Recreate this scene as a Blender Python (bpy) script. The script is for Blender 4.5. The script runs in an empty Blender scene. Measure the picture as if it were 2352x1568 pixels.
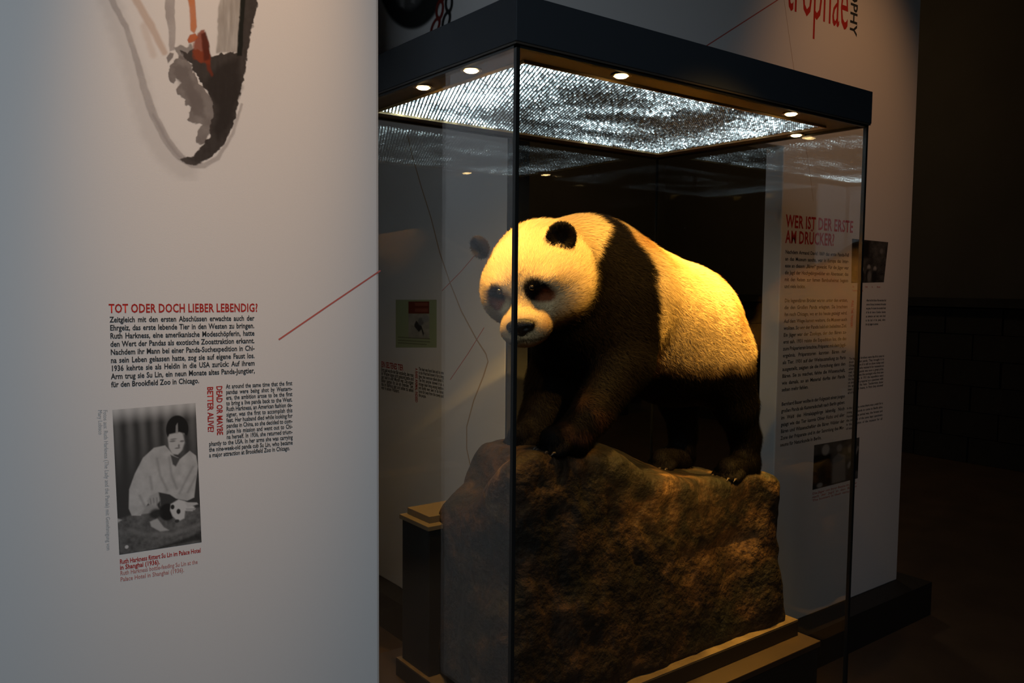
import bpy, bmesh, math, random
import numpy as np
from mathutils import Vector, Matrix

random.seed(7)
RNG = np.random.default_rng(7)
SC = bpy.context.scene
COL = SC.collection

# ------------------------------------------------------------------ camera
F_PX = 1898.0
CAM = np.array([-0.99653, -1.30250, 1.6])
YAW, PITCH, ROLL = 0.919958, 0.068125, 0.009422
def cam_axes():
    fw = np.array([math.cos(YAW) * math.cos(PITCH), math.sin(YAW) * math.cos(PITCH), -math.sin(PITCH)])
    r = np.array([math.sin(YAW), -math.cos(YAW), 0.0])
    u = np.cross(r, fw)
    c, s = math.cos(ROLL), math.sin(ROLL)
    return c * r + s * u, -s * r + c * u, fw
CR, CU, CF = cam_axes()
cam_data = bpy.data.cameras.new('camera')
cam_data.sensor_fit = 'HORIZONTAL'
cam_data.sensor_width = 22.3
cam_data.lens = F_PX / 2352 * 22.3
cam_data.clip_start = 0.02
cam = bpy.data.objects.new('camera', cam_data)
COL.objects.link(cam)
M = Matrix.Identity(4)
for i in range(3):
    M[i][0], M[i][1], M[i][2], M[i][3] = CR[i], CU[i], -CF[i], CAM[i]
cam.matrix_world = M
SC.camera = cam

# ------------------------------------------------------------------ world, exposure
world = bpy.data.worlds.new('hall_dark')
SC.world = world
world.use_nodes = True
world.node_tree.nodes['Background'].inputs[0].default_value = (0.36, 0.31, 0.24, 1)
world.node_tree.nodes['Background'].inputs[1].default_value = 0.012
SC.view_settings.view_transform = 'Standard'
SC.view_settings.look = 'None'
SC.view_settings.gamma = 1.0
SC.view_settings.use_curve_mapping = False
SC.view_settings.exposure = 0.0
SC.cycles.transparent_max_bounces = 24
SC.cycles.max_bounces = 5
SC.cycles.diffuse_bounces = 2
SC.cycles.glossy_bounces = 4
SC.cycles.sample_clamp_indirect = 4.0
SC.cycles.adaptive_threshold = 0.03
SC.cycles.caustics_reflective = False
SC.cycles.caustics_refractive = False

def look_rot(src, dst):
    return (Vector(dst) - Vector(src)).to_track_quat('-Z', 'Y').to_euler()
def lamp(name, kind, loc, target, energy, color, parent=None, **kw):
    d = bpy.data.lights.new(name, kind)
    d.energy = energy
    d.color = color
    for k, v in kw.items():
        setattr(d, k, v)
    o = bpy.data.objects.new(name, d)
    COL.objects.link(o)
    o.location = loc
    o.rotation_euler = look_rot(loc, target)
    if parent is not None:
        o.parent = parent
        o.location = Vector(loc) - parent.location
    return o
# cool general hall light over the visitor side, warm spotlights on the printed panels
lamp('hall_light', 'AREA', (-2.4, -2.5, 3.1), (-0.8, 0.1, 1.4), 10.6, (0.80, 0.91, 1.0), size=1.2, spread=math.radians(90))
lamp('panel_spotlight', 'SPOT', (-0.50, -0.55, 3.9), (-0.525, 0.067, 1.98), 235, (1.0, 0.58, 0.27),
     spot_size=math.radians(17), spot_blend=1.0, shadow_soft_size=0.05)
lamp('wall_spotlight', 'SPOT', (2.15, -0.6, 3.9), (2.35, 0.72, 2.2), 44, (1.0, 0.48, 0.19),
     spot_size=math.radians(48), spot_blend=1.0, shadow_soft_size=0.05)
lamp('added_panda_spot', 'SPOT', (-0.15, -2.4, 3.4), (0.74, 0.22, 1.44), 1150, (1.0, 0.53, 0.105),
     spot_size=math.radians(16), spot_blend=0.6, shadow_soft_size=0.04)  # unseen warm lamp added for even golden light on the panda
lamp('added_far_fill', 'POINT', (4.6, 3.6, 3.9), (4.6, 3.6, 0), 16, (1.0, 0.72, 0.42), shadow_soft_size=0.2)  # unseen lamp added to lift the dark walls behind the exhibits
# unseen spotlights of the next bay, behind the printed wall
lamp('unseen_bay_spotlight', 'SPOT', (0.55, 1.15, 4.2), (-0.75, 1.12, 0.95), 270, (0.80, 0.90, 1.0),
     spot_size=math.radians(42), spot_blend=0.5, shadow_soft_size=0.05)
lamp('unseen_bay_spotlight', 'SPOT', (-0.3, 2.1, 4.1), (0.9, 1.75, 1.3), 4, (1.0, 0.88, 0.70),
     spot_size=math.radians(62), spot_blend=0.8, shadow_soft_size=0.05)  # this one is added to brighten the crosswise panel

# ------------------------------------------------------------------ numeric helpers
def ray(px, py):
    return CF + CR * (px - 1176) / F_PX - CU * (py - 784) / F_PX
def on_plane(px, py, O, n):
    d = ray(px, py)
    return CAM + d * (np.dot(np.asarray(O, float) - CAM, n) / np.dot(d, n))
def on_x(px, py, x): return on_plane(px, py, (x, 0, 0), np.array([1.0, 0, 0]))
def on_y(px, py, y): return on_plane(px, py, (0, y, 0), np.array([0, 1.0, 0]))
def on_z(px, py, z): return on_plane(px, py, (0, 0, z), np.array([0, 0, 1.0]))

def smoothstep(a, b, x):
    t = np.clip((x - a) / (b - a), 0, 1)
    return t * t * (3 - 2 * t)
_perm = RNG.random(65536)
def vnoise(p):
    p = np.asarray(p, float)
    i = np.floor(p).astype(np.int64)
    f = p - i
    f = f * f * (3 - 2 * f)
    def h(a, b, c):
        return _perm[(a * 73856093 ^ b * 19349663 ^ c * 83492791) & 65535]
    x, y, z = i[..., 0], i[..., 1], i[..., 2]
    fx, fy, fz = f[..., 0], f[..., 1], f[..., 2]
    r = 0
    for dx in (0, 1):
        for dy in (0, 1):
            for dz in (0, 1):
                w = (fx if dx else 1 - fx) * (fy if dy else 1 - fy) * (fz if dz else 1 - fz)
                r = r + w * h(x + dx, y + dy, z + dz)
    return r * 2 - 1
def fbm(p, freq, octaves=4, gain=0.5):
    p = np.asarray(p, float)
    a, r, t = 1.0, 0, 0
    for k in range(octaves):
        r = r + a * vnoise(p * freq + 17.3 * k)
        t += a
        a *= gain
        freq *= 2.03
    return r / t

def surface_nets(fn, lo, hi, h):
    lo = np.array(lo, float)
    n = np.ceil((np.array(hi) - lo) / h).astype(int) + 1
    ax = [lo[i] + h * np.arange(n[i]) for i in range(3)]
    G = np.stack(np.meshgrid(*ax, indexing='ij'), -1)
    k = 4
    cax = [lo[i] + h * k * (np.arange(-(-n[i] // k)) + 0.5) - h * 0.5 for i in range(3)]
    CG = np.stack(np.meshgrid(*cax, indexing='ij'), -1)
    CV = fn(CG.reshape(-1, 3)).reshape(CG.shape[:3])
    V = CV.repeat(k, 0).repeat(k, 1).repeat(k, 2)[:n[0], :n[1], :n[2]].copy()
    near = np.abs(V) < h * k * 1.9
    V[near] = fn(G[near])
    S = V < 0
    cn = n - 1
    acc = np.zeros(tuple(cn) + (3,))
    cnt = np.zeros(tuple(cn))
    for axis in range(3):
        sl0 = [slice(None)] * 3; sl1 = [slice(None)] * 3
        sl0[axis] = slice(0, -1); sl1[axis] = slice(1, None)
        a, b = V[tuple(sl0)], V[tuple(sl1)]
        cross = (a < 0) != (b < 0)
        t = np.where(cross, a / np.where(cross, a - b, 1), 0)
        P = G[tuple(sl0)].copy()
        P[..., axis] += t * h
        P *= cross[..., None]
        o1, o2 = [k for k in range(3) if k != axis]
        for d1 in (0, 1):
            for d2 in (0, 1):
                s = [slice(None)] * 3
                s[o1] = slice(d1, d1 + cn[o1]); s[o2] = slice(d2, d2 + cn[o2])
                acc += P[tuple(s)]
                cnt += cross[tuple(s)]
    act = cnt > 0
    idx = -np.ones(tuple(cn), int)
    idx[act] = np.arange(act.sum())
    verts = acc[act] / cnt[act][:, None]
    quads = []
    for axis in range(3):
        sl0 = [slice(None)] * 3; sl1 = [slice(None)] * 3
        sl0[axis] = slice(0, -1); sl1[axis] = slice(1, None)
        a, b = S[tuple(sl0)], S[tuple(sl1)]
        cross = a != b
        o1, o2 = [(1, 2), (2, 0), (0, 1)][axis]
        I = np.argwhere(cross)
        I = I[(I[:, o1] > 0) & (I[:, o2] > 0) & (I[:, o1] < cn[o1]) & (I[:, o2] < cn[o2])]
        def cell(d1, d2):
            J = I.copy(); J[:, o1] -= d1; J[:, o2] -= d2
            return idx[J[:, 0], J[:, 1], J[:, 2]]
        q = np.stack([cell(1, 1), cell(0, 1), cell(0, 0), cell(1, 0)], 1)
        inside = a[I[:, 0], I[:, 1], I[:, 2]]
        q[~inside] = q[~inside][:, ::-1]
        quads.append(q)
    return verts, np.concatenate(quads)
def grad(fn, p, e=0.002):
    g = np.zeros_like(p)
    for i in range(3):
        d = np.zeros(3); d[i] = e
        g[:, i] = fn(p + d) - fn(p - d)
    return g / (2 * e)
def normed(v):
    return v / np.maximum(np.linalg.norm(v, axis=-1, keepdims=True), 1e-9)
def snap(fn, v, n=2):
    for _ in range(n):
        g = grad(fn, v)
        v = v - g * (fn(v) / np.maximum((g * g).sum(1), 0.2))[:, None]
    return v

# ------------------------------------------------------------------ object helpers
def thing(name, label, cat, loc=(0, 0, 0), kind=None, group=None):
    o = bpy.data.objects.new(name, None)
    o.empty_display_size = 0.05
    COL.objects.link(o)
    o.location = loc
    return tag(o, label, cat, kind, group)
def tag(o, label=None, cat=None, kind=None, group=None):
    if label: o['label'] = label
    if cat: o['category'] = cat
    if kind: o['kind'] = kind
    if group: o['group'] = group
    return o
def abs_loc(o):
    v = Vector(o.location)
    while o.parent is not None:
        o = o.parent
        v += Vector(o.location)
    return v
def mesh_obj(name, verts, faces, mat, parent=None, smooth=False, col=None, colname='Col'):
    me = bpy.data.meshes.new(name)
    verts = np.asarray(verts, float)
    base = np.zeros(3)
    if isinstance(faces, np.ndarray):
        nf, k = faces.shape
        me.vertices.add(len(verts)); me.loops.add(nf * k); me.polygons.add(nf)
        me.vertices.foreach_set('co', verts.astype(np.float32).ravel())
        me.loops.foreach_set('vertex_index', faces.astype(np.int32).ravel())
        me.polygons.foreach_set('loop_start', np.arange(0, nf * k, k, dtype=np.int32))
        me.update(calc_edges=True)
    else:
        me.from_pydata([tuple(v) for v in verts], [], [tuple(int(i) for i in f) for f in faces])
        me.update()
    if smooth:
        me.polygons.foreach_set('use_smooth', np.ones(len(me.polygons), bool))
    if col is not None:
        at = me.attributes.new(colname, 'FLOAT_COLOR', 'POINT')
        at.data.foreach_set('color', np.asarray(col, np.float32).ravel())
    if mat is not None:
        me.materials.append(mat)
    o = bpy.data.objects.new(name, me)
    COL.objects.link(o)
    if parent is not None:
        o.parent = parent
        o.location = -abs_loc(parent)
    return o
def recentre(o):
    """top-level mesh: move the origin to the middle of its base"""
    me = o.data
    n = len(me.vertices)
    co = np.zeros(n * 3, np.float32)
    me.vertices.foreach_get('co', co)
    co = co.reshape(-1, 3)
    c = (co.min(0) + co.max(0)) / 2
    c[2] = co[:, 2].min()
    me.vertices.foreach_set('co', (co - c).ravel())
    me.update()
    o.location = Vector(o.location) + Vector(c.tolist())
    return o
def bevel_mod(o, w, seg=2):
    m = o.modifiers.new('bevel', 'BEVEL')
    m.width = w
    m.segments = seg
    m.limit_method = 'ANGLE'
    return o
BOXF = [(0, 3, 2, 1), (4, 5, 6, 7), (0, 1, 5, 4), (1, 2, 6, 5), (2, 3, 7, 6), (3, 0, 4, 7)]
def box(name, x0, x1, y0, y1, z0, z1, mat, parent=None, bevel=0.0):
    v = [(x0, y0, z0), (x1, y0, z0), (x1, y1, z0), (x0, y1, z0), (x0, y0, z1), (x1, y0, z1), (x1, y1, z1), (x0, y1, z1)]
    o = mesh_obj(name, v, BOXF, mat, parent)
    if bevel:
        bevel_mod(o, bevel)
    return o
def hexa(name, base, z0, z1, mat, parent=None, bevel=0.0):
    """prism on four plan points (counter-clockwise)"""
    v = [(p[0], p[1], z0) for p in base] + [(p[0], p[1], z1) for p in base]
    o = mesh_obj(name, v, BOXF, mat, parent)
    if bevel:
        bevel_mod(o, bevel)
    return o
def tube_mesh(path, radii, seg=8):
    path = np.asarray(path, float)
    n = len(path)
    radii = np.broadcast_to(radii, (n,))
    tan = normed(np.gradient(path, axis=0))
    ref = np.array([0, 0, 1.0]) if abs(tan[0][2]) < 0.9 else np.array([1.0, 0, 0])
    v, f = [], []
    for i in range(n):
        a = normed(np.cross(tan[i], ref)); b = np.cross(tan[i], a)
        for k in range(seg):
            t = 2 * math.pi * k / seg
            v.append(path[i] + radii[i] * (math.cos(t) * a + math.sin(t) * b))
    for i in range(n - 1):
        for k in range(seg):
            k2 = (k + 1) % seg
            f.append((i * seg + k, i * seg + k2, (i + 1) * seg + k2, (i + 1) * seg + k))
    f.append(tuple(range(seg))[::-1])
    f.append(tuple((n - 1) * seg + k for k in range(seg)))
    return v, f
def lathe(prof, seg=20, axis=(0, 0, 1), origin=(0, 0, 0)):
    ax = normed(np.array(axis, float))
    ref = np.array([0, 0, 1.0]) if abs(ax[2]) < 0.9 else np.array([1.0, 0, 0])
    a = normed(np.cross(ax, ref)); b = np.cross(ax, a)
    v, f = [], []
    for (r, h) in prof:
        for k in range(seg):
            t = 2 * math.pi * k / seg
            v.append(np.array(origin) + ax * h + r * (math.cos(t) * a + math.sin(t) * b))
    for i in range(len(prof) - 1):
        for k in range(seg):
            k2 = (k + 1) % seg
            f.append((i * seg + k, i * seg + k2, (i + 1) * seg + k2, (i + 1) * seg + k))
    f.append(tuple(range(seg))[::-1])
    f.append(tuple((len(prof) - 1) * seg + k for k in range(seg)))
    return v, f
def ellipsoid(c, r, seg=20, rings=12, rot=None):
    v, f = [], []
    for i in range(1, rings):
        th = math.pi * i / rings
        for k in range(seg):
            t = 2 * math.pi * k / seg
            v.append((math.sin(th) * math.cos(t), math.sin(th) * math.sin(t), math.cos(th)))
    v.append((0, 0, 1)); v.append((0, 0, -1))
    for i in range(rings - 2):
        for k in range(seg):
            k2 = (k + 1) % seg
            f.append((i * seg + k, (i + 1) * seg + k, (i + 1) * seg + k2, i * seg + k2))
    top, bot = len(v) - 2, len(v) - 1
    for k in range(seg):
        k2 = (k + 1) % seg
        f.append((top, k, k2)); f.append((bot, (rings - 2) * seg + k2, (rings - 2) * seg + k))
    v = np.array(v) * np.array(r)
    if rot is not None:
        v = v @ np.array(rot).T
    return v + np.array(c), f

# ------------------------------------------------------------------ materials
def mat(name, color, rough=0.6, metal=0.0, spec=0.5, noise=None, bump=None):
    m = bpy.data.materials.new(name)
    m.use_nodes = True
    nt = m.node_tree
    b = nt.nodes['Principled BSDF']
    b.inputs['Base Color'].default_value = (*color, 1)
    b.inputs['Roughness'].default_value = rough
    b.inputs['Metallic'].default_value = metal
    b.inputs['Specular IOR Level'].default_value = spec
    tc = nt.nodes.new('ShaderNodeTexCoord')
    if noise:
        scale, c2, lo, hi = noise
        n = nt.nodes.new('ShaderNodeTexNoise')
        n.inputs['Scale'].default_value = scale
        n.inputs['Detail'].default_value = 6
        nt.links.new(tc.outputs['Object'], n.inputs['Vector'])
        r = nt.nodes.new('ShaderNodeValToRGB')
        r.color_ramp.elements[0].position = lo
        r.color_ramp.elements[1].position = hi
        r.color_ramp.elements[0].color = (*color, 1)
        r.color_ramp.elements[1].color = (*c2, 1)
        nt.links.new(n.outputs['Fac'], r.inputs['Fac'])
        nt.links.new(r.outputs['Color'], b.inputs['Base Color'])
    if bump:
        scale, strength = bump
        n = nt.nodes.new('ShaderNodeTexNoise')
        n.inputs['Scale'].default_value = scale
        n.inputs['Detail'].default_value = 5
        nt.links.new(tc.outputs['Object'], n.inputs['Vector'])
        bp = nt.nodes.new('ShaderNodeBump')
        bp.inputs['Strength'].default_value = strength
        bp.inputs['Distance'].default_value = 0.01
        nt.links.new(n.outputs['Fac'], bp.inputs['Height'])
        nt.links.new(bp.outputs['Normal'], b.inputs['Normal'])
    return m
def mat_attr(name, rough=0.7, spec=0.2, alpha=False, sheen=0.0):
    m = bpy.data.materials.new(name)
    m.use_nodes = True
    nt = m.node_tree
    b = nt.nodes['Principled BSDF']
    b.inputs['Roughness'].default_value = rough
    b.inputs['Specular IOR Level'].default_value = spec
    b.inputs['Sheen Weight'].default_value = sheen
    a = nt.nodes.new('ShaderNodeAttribute')
    a.attribute_name = 'Col'
    nt.links.new(a.outputs['Color'], b.inputs['Base Color'])
    if alpha:
        nt.links.new(a.outputs['Alpha'], b.inputs['Alpha'])
    return m
def mat_emit(name, color, strength):
    m = bpy.data.materials.new(name)
    m.use_nodes = True
    nt = m.node_tree
    nt.nodes.remove(nt.nodes['Principled BSDF'])
    e = nt.nodes.new('ShaderNodeEmission')
    e.inputs[0].default_value = (*color, 1)
    e.inputs[1].default_value = strength
    nt.links.new(e.outputs[0], nt.nodes['Material Output'].inputs[0])
    return m
def mat_glass(name, tint):
    """sheet glass: clear transmission plus a mirror reflection that follows Schlick's law"""
    m = bpy.data.materials.new(name)
    m.use_nodes = True
    nt = m.node_tree
    nt.nodes.remove(nt.nodes['Principled BSDF'])
    L = nt.links.new
    g = nt.nodes.new('ShaderNodeNewGeometry')
    dot = nt.nodes.new('ShaderNodeVectorMath'); dot.operation = 'DOT_PRODUCT'
    L(g.outputs['Incoming'], dot.inputs[0]); L(g.outputs['Normal'], dot.inputs[1])
    ab = nt.nodes.new('ShaderNodeMath'); ab.operation = 'ABSOLUTE'
    L(dot.outputs['Value'], ab.inputs[0])
    one = nt.nodes.new('ShaderNodeMath'); one.operation = 'SUBTRACT'; one.inputs[0].default_value = 1
    L(ab.outputs[0], one.inputs[1])
    pw = nt.nodes.new('ShaderNodeMath'); pw.operation = 'POWER'; pw.inputs[1].default_value = 5
    L(one.outputs[0], pw.inputs[0])
    ma = nt.nodes.new('ShaderNodeMath'); ma.operation = 'MULTIPLY_ADD'
    ma.inputs[1].default_value = 0.955; ma.inputs[2].default_value = 0.045
    L(pw.outputs[0], ma.inputs[0])
    t = nt.nodes.new('ShaderNodeBsdfTransparent'); t.inputs[0].default_value = (*tint, 1)
    gl = nt.nodes.new('ShaderNodeBsdfGlossy'); gl.inputs['Roughness'].default_value = 0.0
    mx = nt.nodes.new('ShaderNodeMixShader')
    L(ma.outputs[0], mx.inputs[0]); L(t.outputs[0], mx.inputs[1]); L(gl.outputs[0], mx.inputs[2])
    L(mx.outputs[0], nt.nodes['Material Output'].inputs[0])
    return m

M_FABRIC = mat('white_fabric', (0.70, 0.69, 0.69), 0.9, spec=0.15, bump=(900, 0.05))
M_INK_RED = mat('red_ink', (0.42, 0.03, 0.025), 0.85, spec=0.15)
M_INK_RED_PALE = mat('pale_red_ink', (0.50, 0.20, 0.18), 0.85, spec=0.15)
M_INK_BLACK = mat('black_ink', (0.03, 0.035, 0.04), 0.85, spec=0.15)
M_INK_GREY = mat('grey_ink', (0.36, 0.37, 0.38), 0.85, spec=0.15)
M_LINE_RED = mat('red_line_ink', (0.50, 0.13, 0.11), 0.85, spec=0.15)
M_LINE_BROWN = mat('brown_line_ink', (0.42, 0.30, 0.20), 0.85, spec=0.15)
M_PRINT = mat_attr('printed_picture', 0.85, 0.15, alpha=True)
M_CAP = mat('slate_metal', (0.028, 0.034, 0.042), 0.55, spec=0.3)
M_CAPIN = mat('bronze_metal', (0.05, 0.042, 0.035), 0.45, spec=0.4)
M_BLACK = mat('black_paint', (0.012, 0.011, 0.010), 0.6)
M_SEAL = mat('black_seal', (0.012, 0.013, 0.013), 0.35)
M_GLASS = mat_glass('sheet_glass', (0.965, 0.975, 0.97))
M_DECK = mat('dark_wood', (0.045, 0.026, 0.014), 0.6, noise=(9, (0.03, 0.017, 0.010), 0.35, 0.7))
M_BOARD = mat('painted_board', (0.17, 0.12, 0.065), 0.7, noise=(14, (0.09, 0.06, 0.035), 0.35, 0.7), bump=(60, 0.3))
M_BOARD_SHADED = mat('shaded_board_edge', (0.018, 0.012, 0.008), 0.6)  # side of the board, its shade put into the colour
M_TAN = mat('tan_board', (0.15, 0.115, 0.07), 0.7)
M_FLOOR = mat('brown_floor', (0.14, 0.085, 0.05), 0.55, noise=(3.5, (0.10, 0.06, 0.036), 0.3, 0.7), bump=(40, 0.1))
M_PLASTER = mat('brown_plaster', (0.105, 0.085, 0.06), 0.9, noise=(1.2, (0.08, 0.065, 0.045), 0.3, 0.7))
M_STONE = mat('dark_stone', (0.035, 0.028, 0.02), 0.85, noise=(5, (0.02, 0.017, 0.013), 0.3, 0.7), bump=(25, 0.4))
M_PLINTH = mat('dark_plinth', (0.022, 0.018, 0.015), 0.65)
M_GOLD = mat('gilt_trim', (0.50, 0.34, 0.14), 0.45)
M_CHROME = mat('lamp_rim', (0.35, 0.27, 0.17), 0.3, metal=1.0)
M_WARM = mat_emit('warm_lens', (1.0, 0.66, 0.28), 22)

# ------------------------------------------------------------------ lettering
_glyphs = {}
def glyph(ch, bold):
    bold = round(bold / 0.012) * 0.012
    key = (ch, bold)
    if key in _glyphs:
        return _glyphs[key]
    def conv(s):
        cu = bpy.data.curves.new('t', 'FONT')
        cu.body = s
        cu.resolution_u = 2
        cu.offset = bold
        o = bpy.data.objects.new('t', cu)
        COL.objects.link(o)
        bpy.context.view_layer.update()
        me = bpy.data.meshes.new_from_object(o.evaluated_get(bpy.context.evaluated_depsgraph_get()))
        n = len(me.vertices)
        co = np.zeros(n * 3, np.float32)
        me.vertices.foreach_get('co', co)
        me.calc_loop_triangles()
        tr = np.zeros(len(me.loop_triangles) * 3, np.int32)
        me.loop_triangles.foreach_get('vertices', tr)
        bpy.data.objects.remove(o); bpy.data.curves.remove(cu); bpy.data.meshes.remove(me)
        return co.reshape(-1, 3)[:, :2].astype(float), tr.reshape(-1, 3)
    if 'HH' not in _glyphs:
        keep, bold = bold, 0.0
        _glyphs['HH'] = conv('HH')[0][:, 0].max()
        bold = keep
    if ch not in _glyphs:
        keep, bold = bold, 0.0
        _glyphs[ch] = conv('H' + ch + 'H')[0][:, 0].max() - _glyphs['HH']
        bold = keep
    v, t = conv(ch)
    _glyphs[key] = (v, t, _glyphs[ch])
    return _glyphs[key]
CAPH = 0.729    # cap height of the built-in font at size 1
def word_mesh(w, bold, track=0.0):
    V, T, x, n = [], [], 0.0, 0
    for ch in w:
        v, t, a = glyph(ch, bold)
        if len(v):
            V.append(v + np.array([x, 0])); T.append(t + n); n += len(v)
        x += a + track
    return (np.concatenate(V) if V else np.zeros((0, 2))), (np.concatenate(T) if T else np.zeros((0, 3), int)), x - track
class Sheet:
    """a printed plane: O origin, u to the right, v up, n towards the reader"""
    def __init__(s, O, u, v=(0, 0, 1)):
        s.O = np.array(O, float); s.u = normed(np.array(u, float)); s.v = normed(np.array(v, float))
        s.n = np.cross(s.u, s.v)
    def uv(s, px, py):
        P = on_plane(px, py, s.O, s.n) - s.O
        return np.array([P @ s.u, P @ s.v])
    def w(s, uv, eps=0.0002):
        uv = np.asarray(uv, float)
        return s.O + uv[:, :1] * s.u + uv[:, 1:2] * s.v + s.n * eps
def text_block(name, sheet, lines, u0, u1, v_top, v_bot, size, mat_, parent, bold=0.012, xs=0.7, justify=True, fit=False, last_ragged=True, indent=None, rot=0.0, label=None, track=0.0):
    """lines of lettering between two baselines; justified to the column u0..u1"""
    V, T, n = [], [], 0
    N = len(lines)
    if justify and not fit and N > 2:
        ks = []
        for i, ln in enumerate(lines[:-1]):
            ws = ln.split(' ')
            nat = sum(word_mesh(w, bold, track)[2] for w in ws) + 0.30 * (len(ws) - 1)
            ks.append((u1 - u0 - (indent[i] if indent else 0)) / (nat * size))
        xs = float(np.median(ks)) * 0.98
    for i, ln in enumerate(lines):
        vb = v_top + (v_bot - v_top) * (i / (N - 1) if N > 1 else 0)
        a = u0 + (indent[i] if indent else 0)
        words = [word_mesh(w, bold, track) for w in ln.split(' ')]
        tot = sum(w[2] for w in words) * size * xs
        sp = 0.30 * size * xs
        k = xs
        width = u1 - a
        if fit:
            k = xs * width / (tot + sp * (len(words) - 1)); sp *= k / xs
        elif justify and not (last_ragged and i == N - 1) and len(words) > 1:
            if tot + 0.16 * size * xs * (len(words) - 1) > width:
                k = xs * width * 0.90 / tot
                tot *= k / xs
            sp = (width - tot) / (len(words) - 1)
        x = a
        for (v, t, w) in words:
            if len(v):
                q = v * np.array([size * k, size]) + np.array([x, vb])
                V.append(q); T.append(t + n); n += len(v)
            x += w * size * k + sp
    V = np.concatenate(V); T = np.concatenate(T)
    if rot:
        c, s = math.cos(rot), math.sin(rot)
        p0 = np.array([u0, v_top])
        V = (V - p0) @ np.array([[c, s], [-s, c]]) + p0
    o = mesh_obj(name, sheet.w(V), T, mat_, parent)
    if label: o['label'] = label
    return o
def line_strip(name, sheet, pts, width, mat_, parent, eps=0.00015):
    pts = np.asarray(pts, float)
    t = normed(np.gradient(pts, axis=0))
    nrm = np.stack([-t[:, 1], t[:, 0]], 1) * width / 2
    v = np.concatenate([pts + nrm, pts - nrm])
    k = len(pts)
    return mesh_obj(name, sheet.w(v, eps), np.array([(i, i + k, i + k + 1, i + 1) for i in range(k - 1)]), mat_, parent)

# ------------------------------------------------------------------ printed pictures (flat prints painted on a grid)
class Paint:
    def __init__(s, x0, x1, y0, y1, nx, ny, base=(1, 1, 1), alpha=1.0):
        s.X, s.Y = np.meshgrid(np.linspace(x0, x1, nx), np.linspace(y0, y1, ny), indexing='xy')
        s.c = np.ones((ny, nx, 3)) * np.array(base)
        s.a = np.ones((ny, nx)) * alpha
        s.nx, s.ny = nx, ny
    def put(s, m, col, op=1.0):
        m = m * op
        col = np.asarray(col, float)
        if col.ndim == 0: col = np.array([col] * 3)
        na = m + s.a * (1 - m)
        s.c = (col * m[..., None] + s.c * (s.a * (1 - m))[..., None]) / np.maximum(na, 1e-5)[..., None]
        s.a = na
    def poly(s, pts, soft=3.0, wob=0.0, wf=0.05):
        X, Y = s.X, s.Y
        if wob:
            q = np.stack([X * wf, Y * wf, 0 * X], -1)
            X = X + wob * fbm(q, 1.0, 3); Y = Y + wob * fbm(q + 40, 1.0, 3)
        pts = np.asarray(pts, float)
        d = np.full(X.shape, 1e9); sgn = np.ones(X.shape)
        n = len(pts)
        for i in range(n):
            a, b = pts[i], pts[i - 1]
            ex, ey = b - a
            wx, wy = X - a[0], Y - a[1]
            t = np.clip((wx * ex + wy * ey) / (ex * ex + ey * ey + 1e-9), 0, 1)
            d = np.minimum(d, (wx - ex * t) ** 2 + (wy - ey * t) ** 2)
            c1 = Y >= a[1]; c2 = Y < b[1]; c3 = ex * wy > ey * wx
            allc = (c1 & c2 & c3) | (~c1 & ~c2 & ~c3)
            sgn = np.where(allc, -sgn, sgn)
        return smoothstep(soft, -soft, np.sqrt(d) * sgn)
    def ell(s, cx, cy, rx, ry, soft=0.15, ang=0.0):
        c, n = math.cos(ang), math.sin(ang)
        x, y = s.X - cx, s.Y - cy
        d = np.hypot((x * c + y * n) / rx, (-x * n + y * c) / ry)
        return smoothstep(1 + soft, 1 - soft, d)
    def stroke(s, pts, width, soft=3.0, wob=0.0):
        pts = np.asarray(pts, float)
        X, Y = s.X, s.Y
        if wob:
            q = np.stack([X * 0.06, Y * 0.06, 0 * X + 3], -1)
            X = X + wob * fbm(q, 1.0, 3); Y = Y + wob * fbm(q + 40, 1.0, 3)
        w = np.broadcast_to(width, (len(pts),))
        d = np.full(X.shape, 1e9)
        for i in range(len(pts) - 1):
            a, b = pts[i], pts[i + 1]
            e = b - a
            wx, wy = X - a[0], Y - a[1]
            t = np.clip((wx * e[0] + wy * e[1]) / (e @ e + 1e-9), 0, 1)
            d = np.minimum(d, np.hypot(wx - e[0] * t, wy - e[1] * t) - (w[i] + (w[i + 1] - w[i]) * t) / 2)
        return smoothstep(soft, -soft, d)
    def noise(s, f, seed=0):
        return fbm(np.stack([s.X * f, s.Y * f, 0 * s.X + seed], -1), 1.0, 4)
    def build(s, name, tovec, mat_, parent):
        """tovec maps (x, y) arrays to world points"""
        P = tovec(s.X.ravel(), s.Y.ravel())
        i = np.arange(s.nx * s.ny).reshape(s.ny, s.nx)
        q = np.stack([i[:-1, :-1], i[1:, :-1], i[1:, 1:], i[:-1, 1:]], -1).reshape(-1, 4)
        keep = s.a.ravel()[q].max(1) > 0.004
        q = q[keep]
        used, inv = np.unique(q, return_inverse=True)
        col = np.concatenate([s.c.reshape(-1, 3), s.a.reshape(-1, 1)], 1)[used]
        return mesh_obj(name, P[used], inv.reshape(-1, 4), mat_, parent, col=col)
def px_to(sheet, eps):
    def f(x, y):
        D = CF + np.outer((x - 1176) / F_PX, CR) - np.outer((y - 784) / F_PX, CU)
        t = ((sheet.O - CAM) @ sheet.n) / (D @ sheet.n)
        return CAM + D * t[:, None] + sheet.n * eps
    return f

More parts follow.
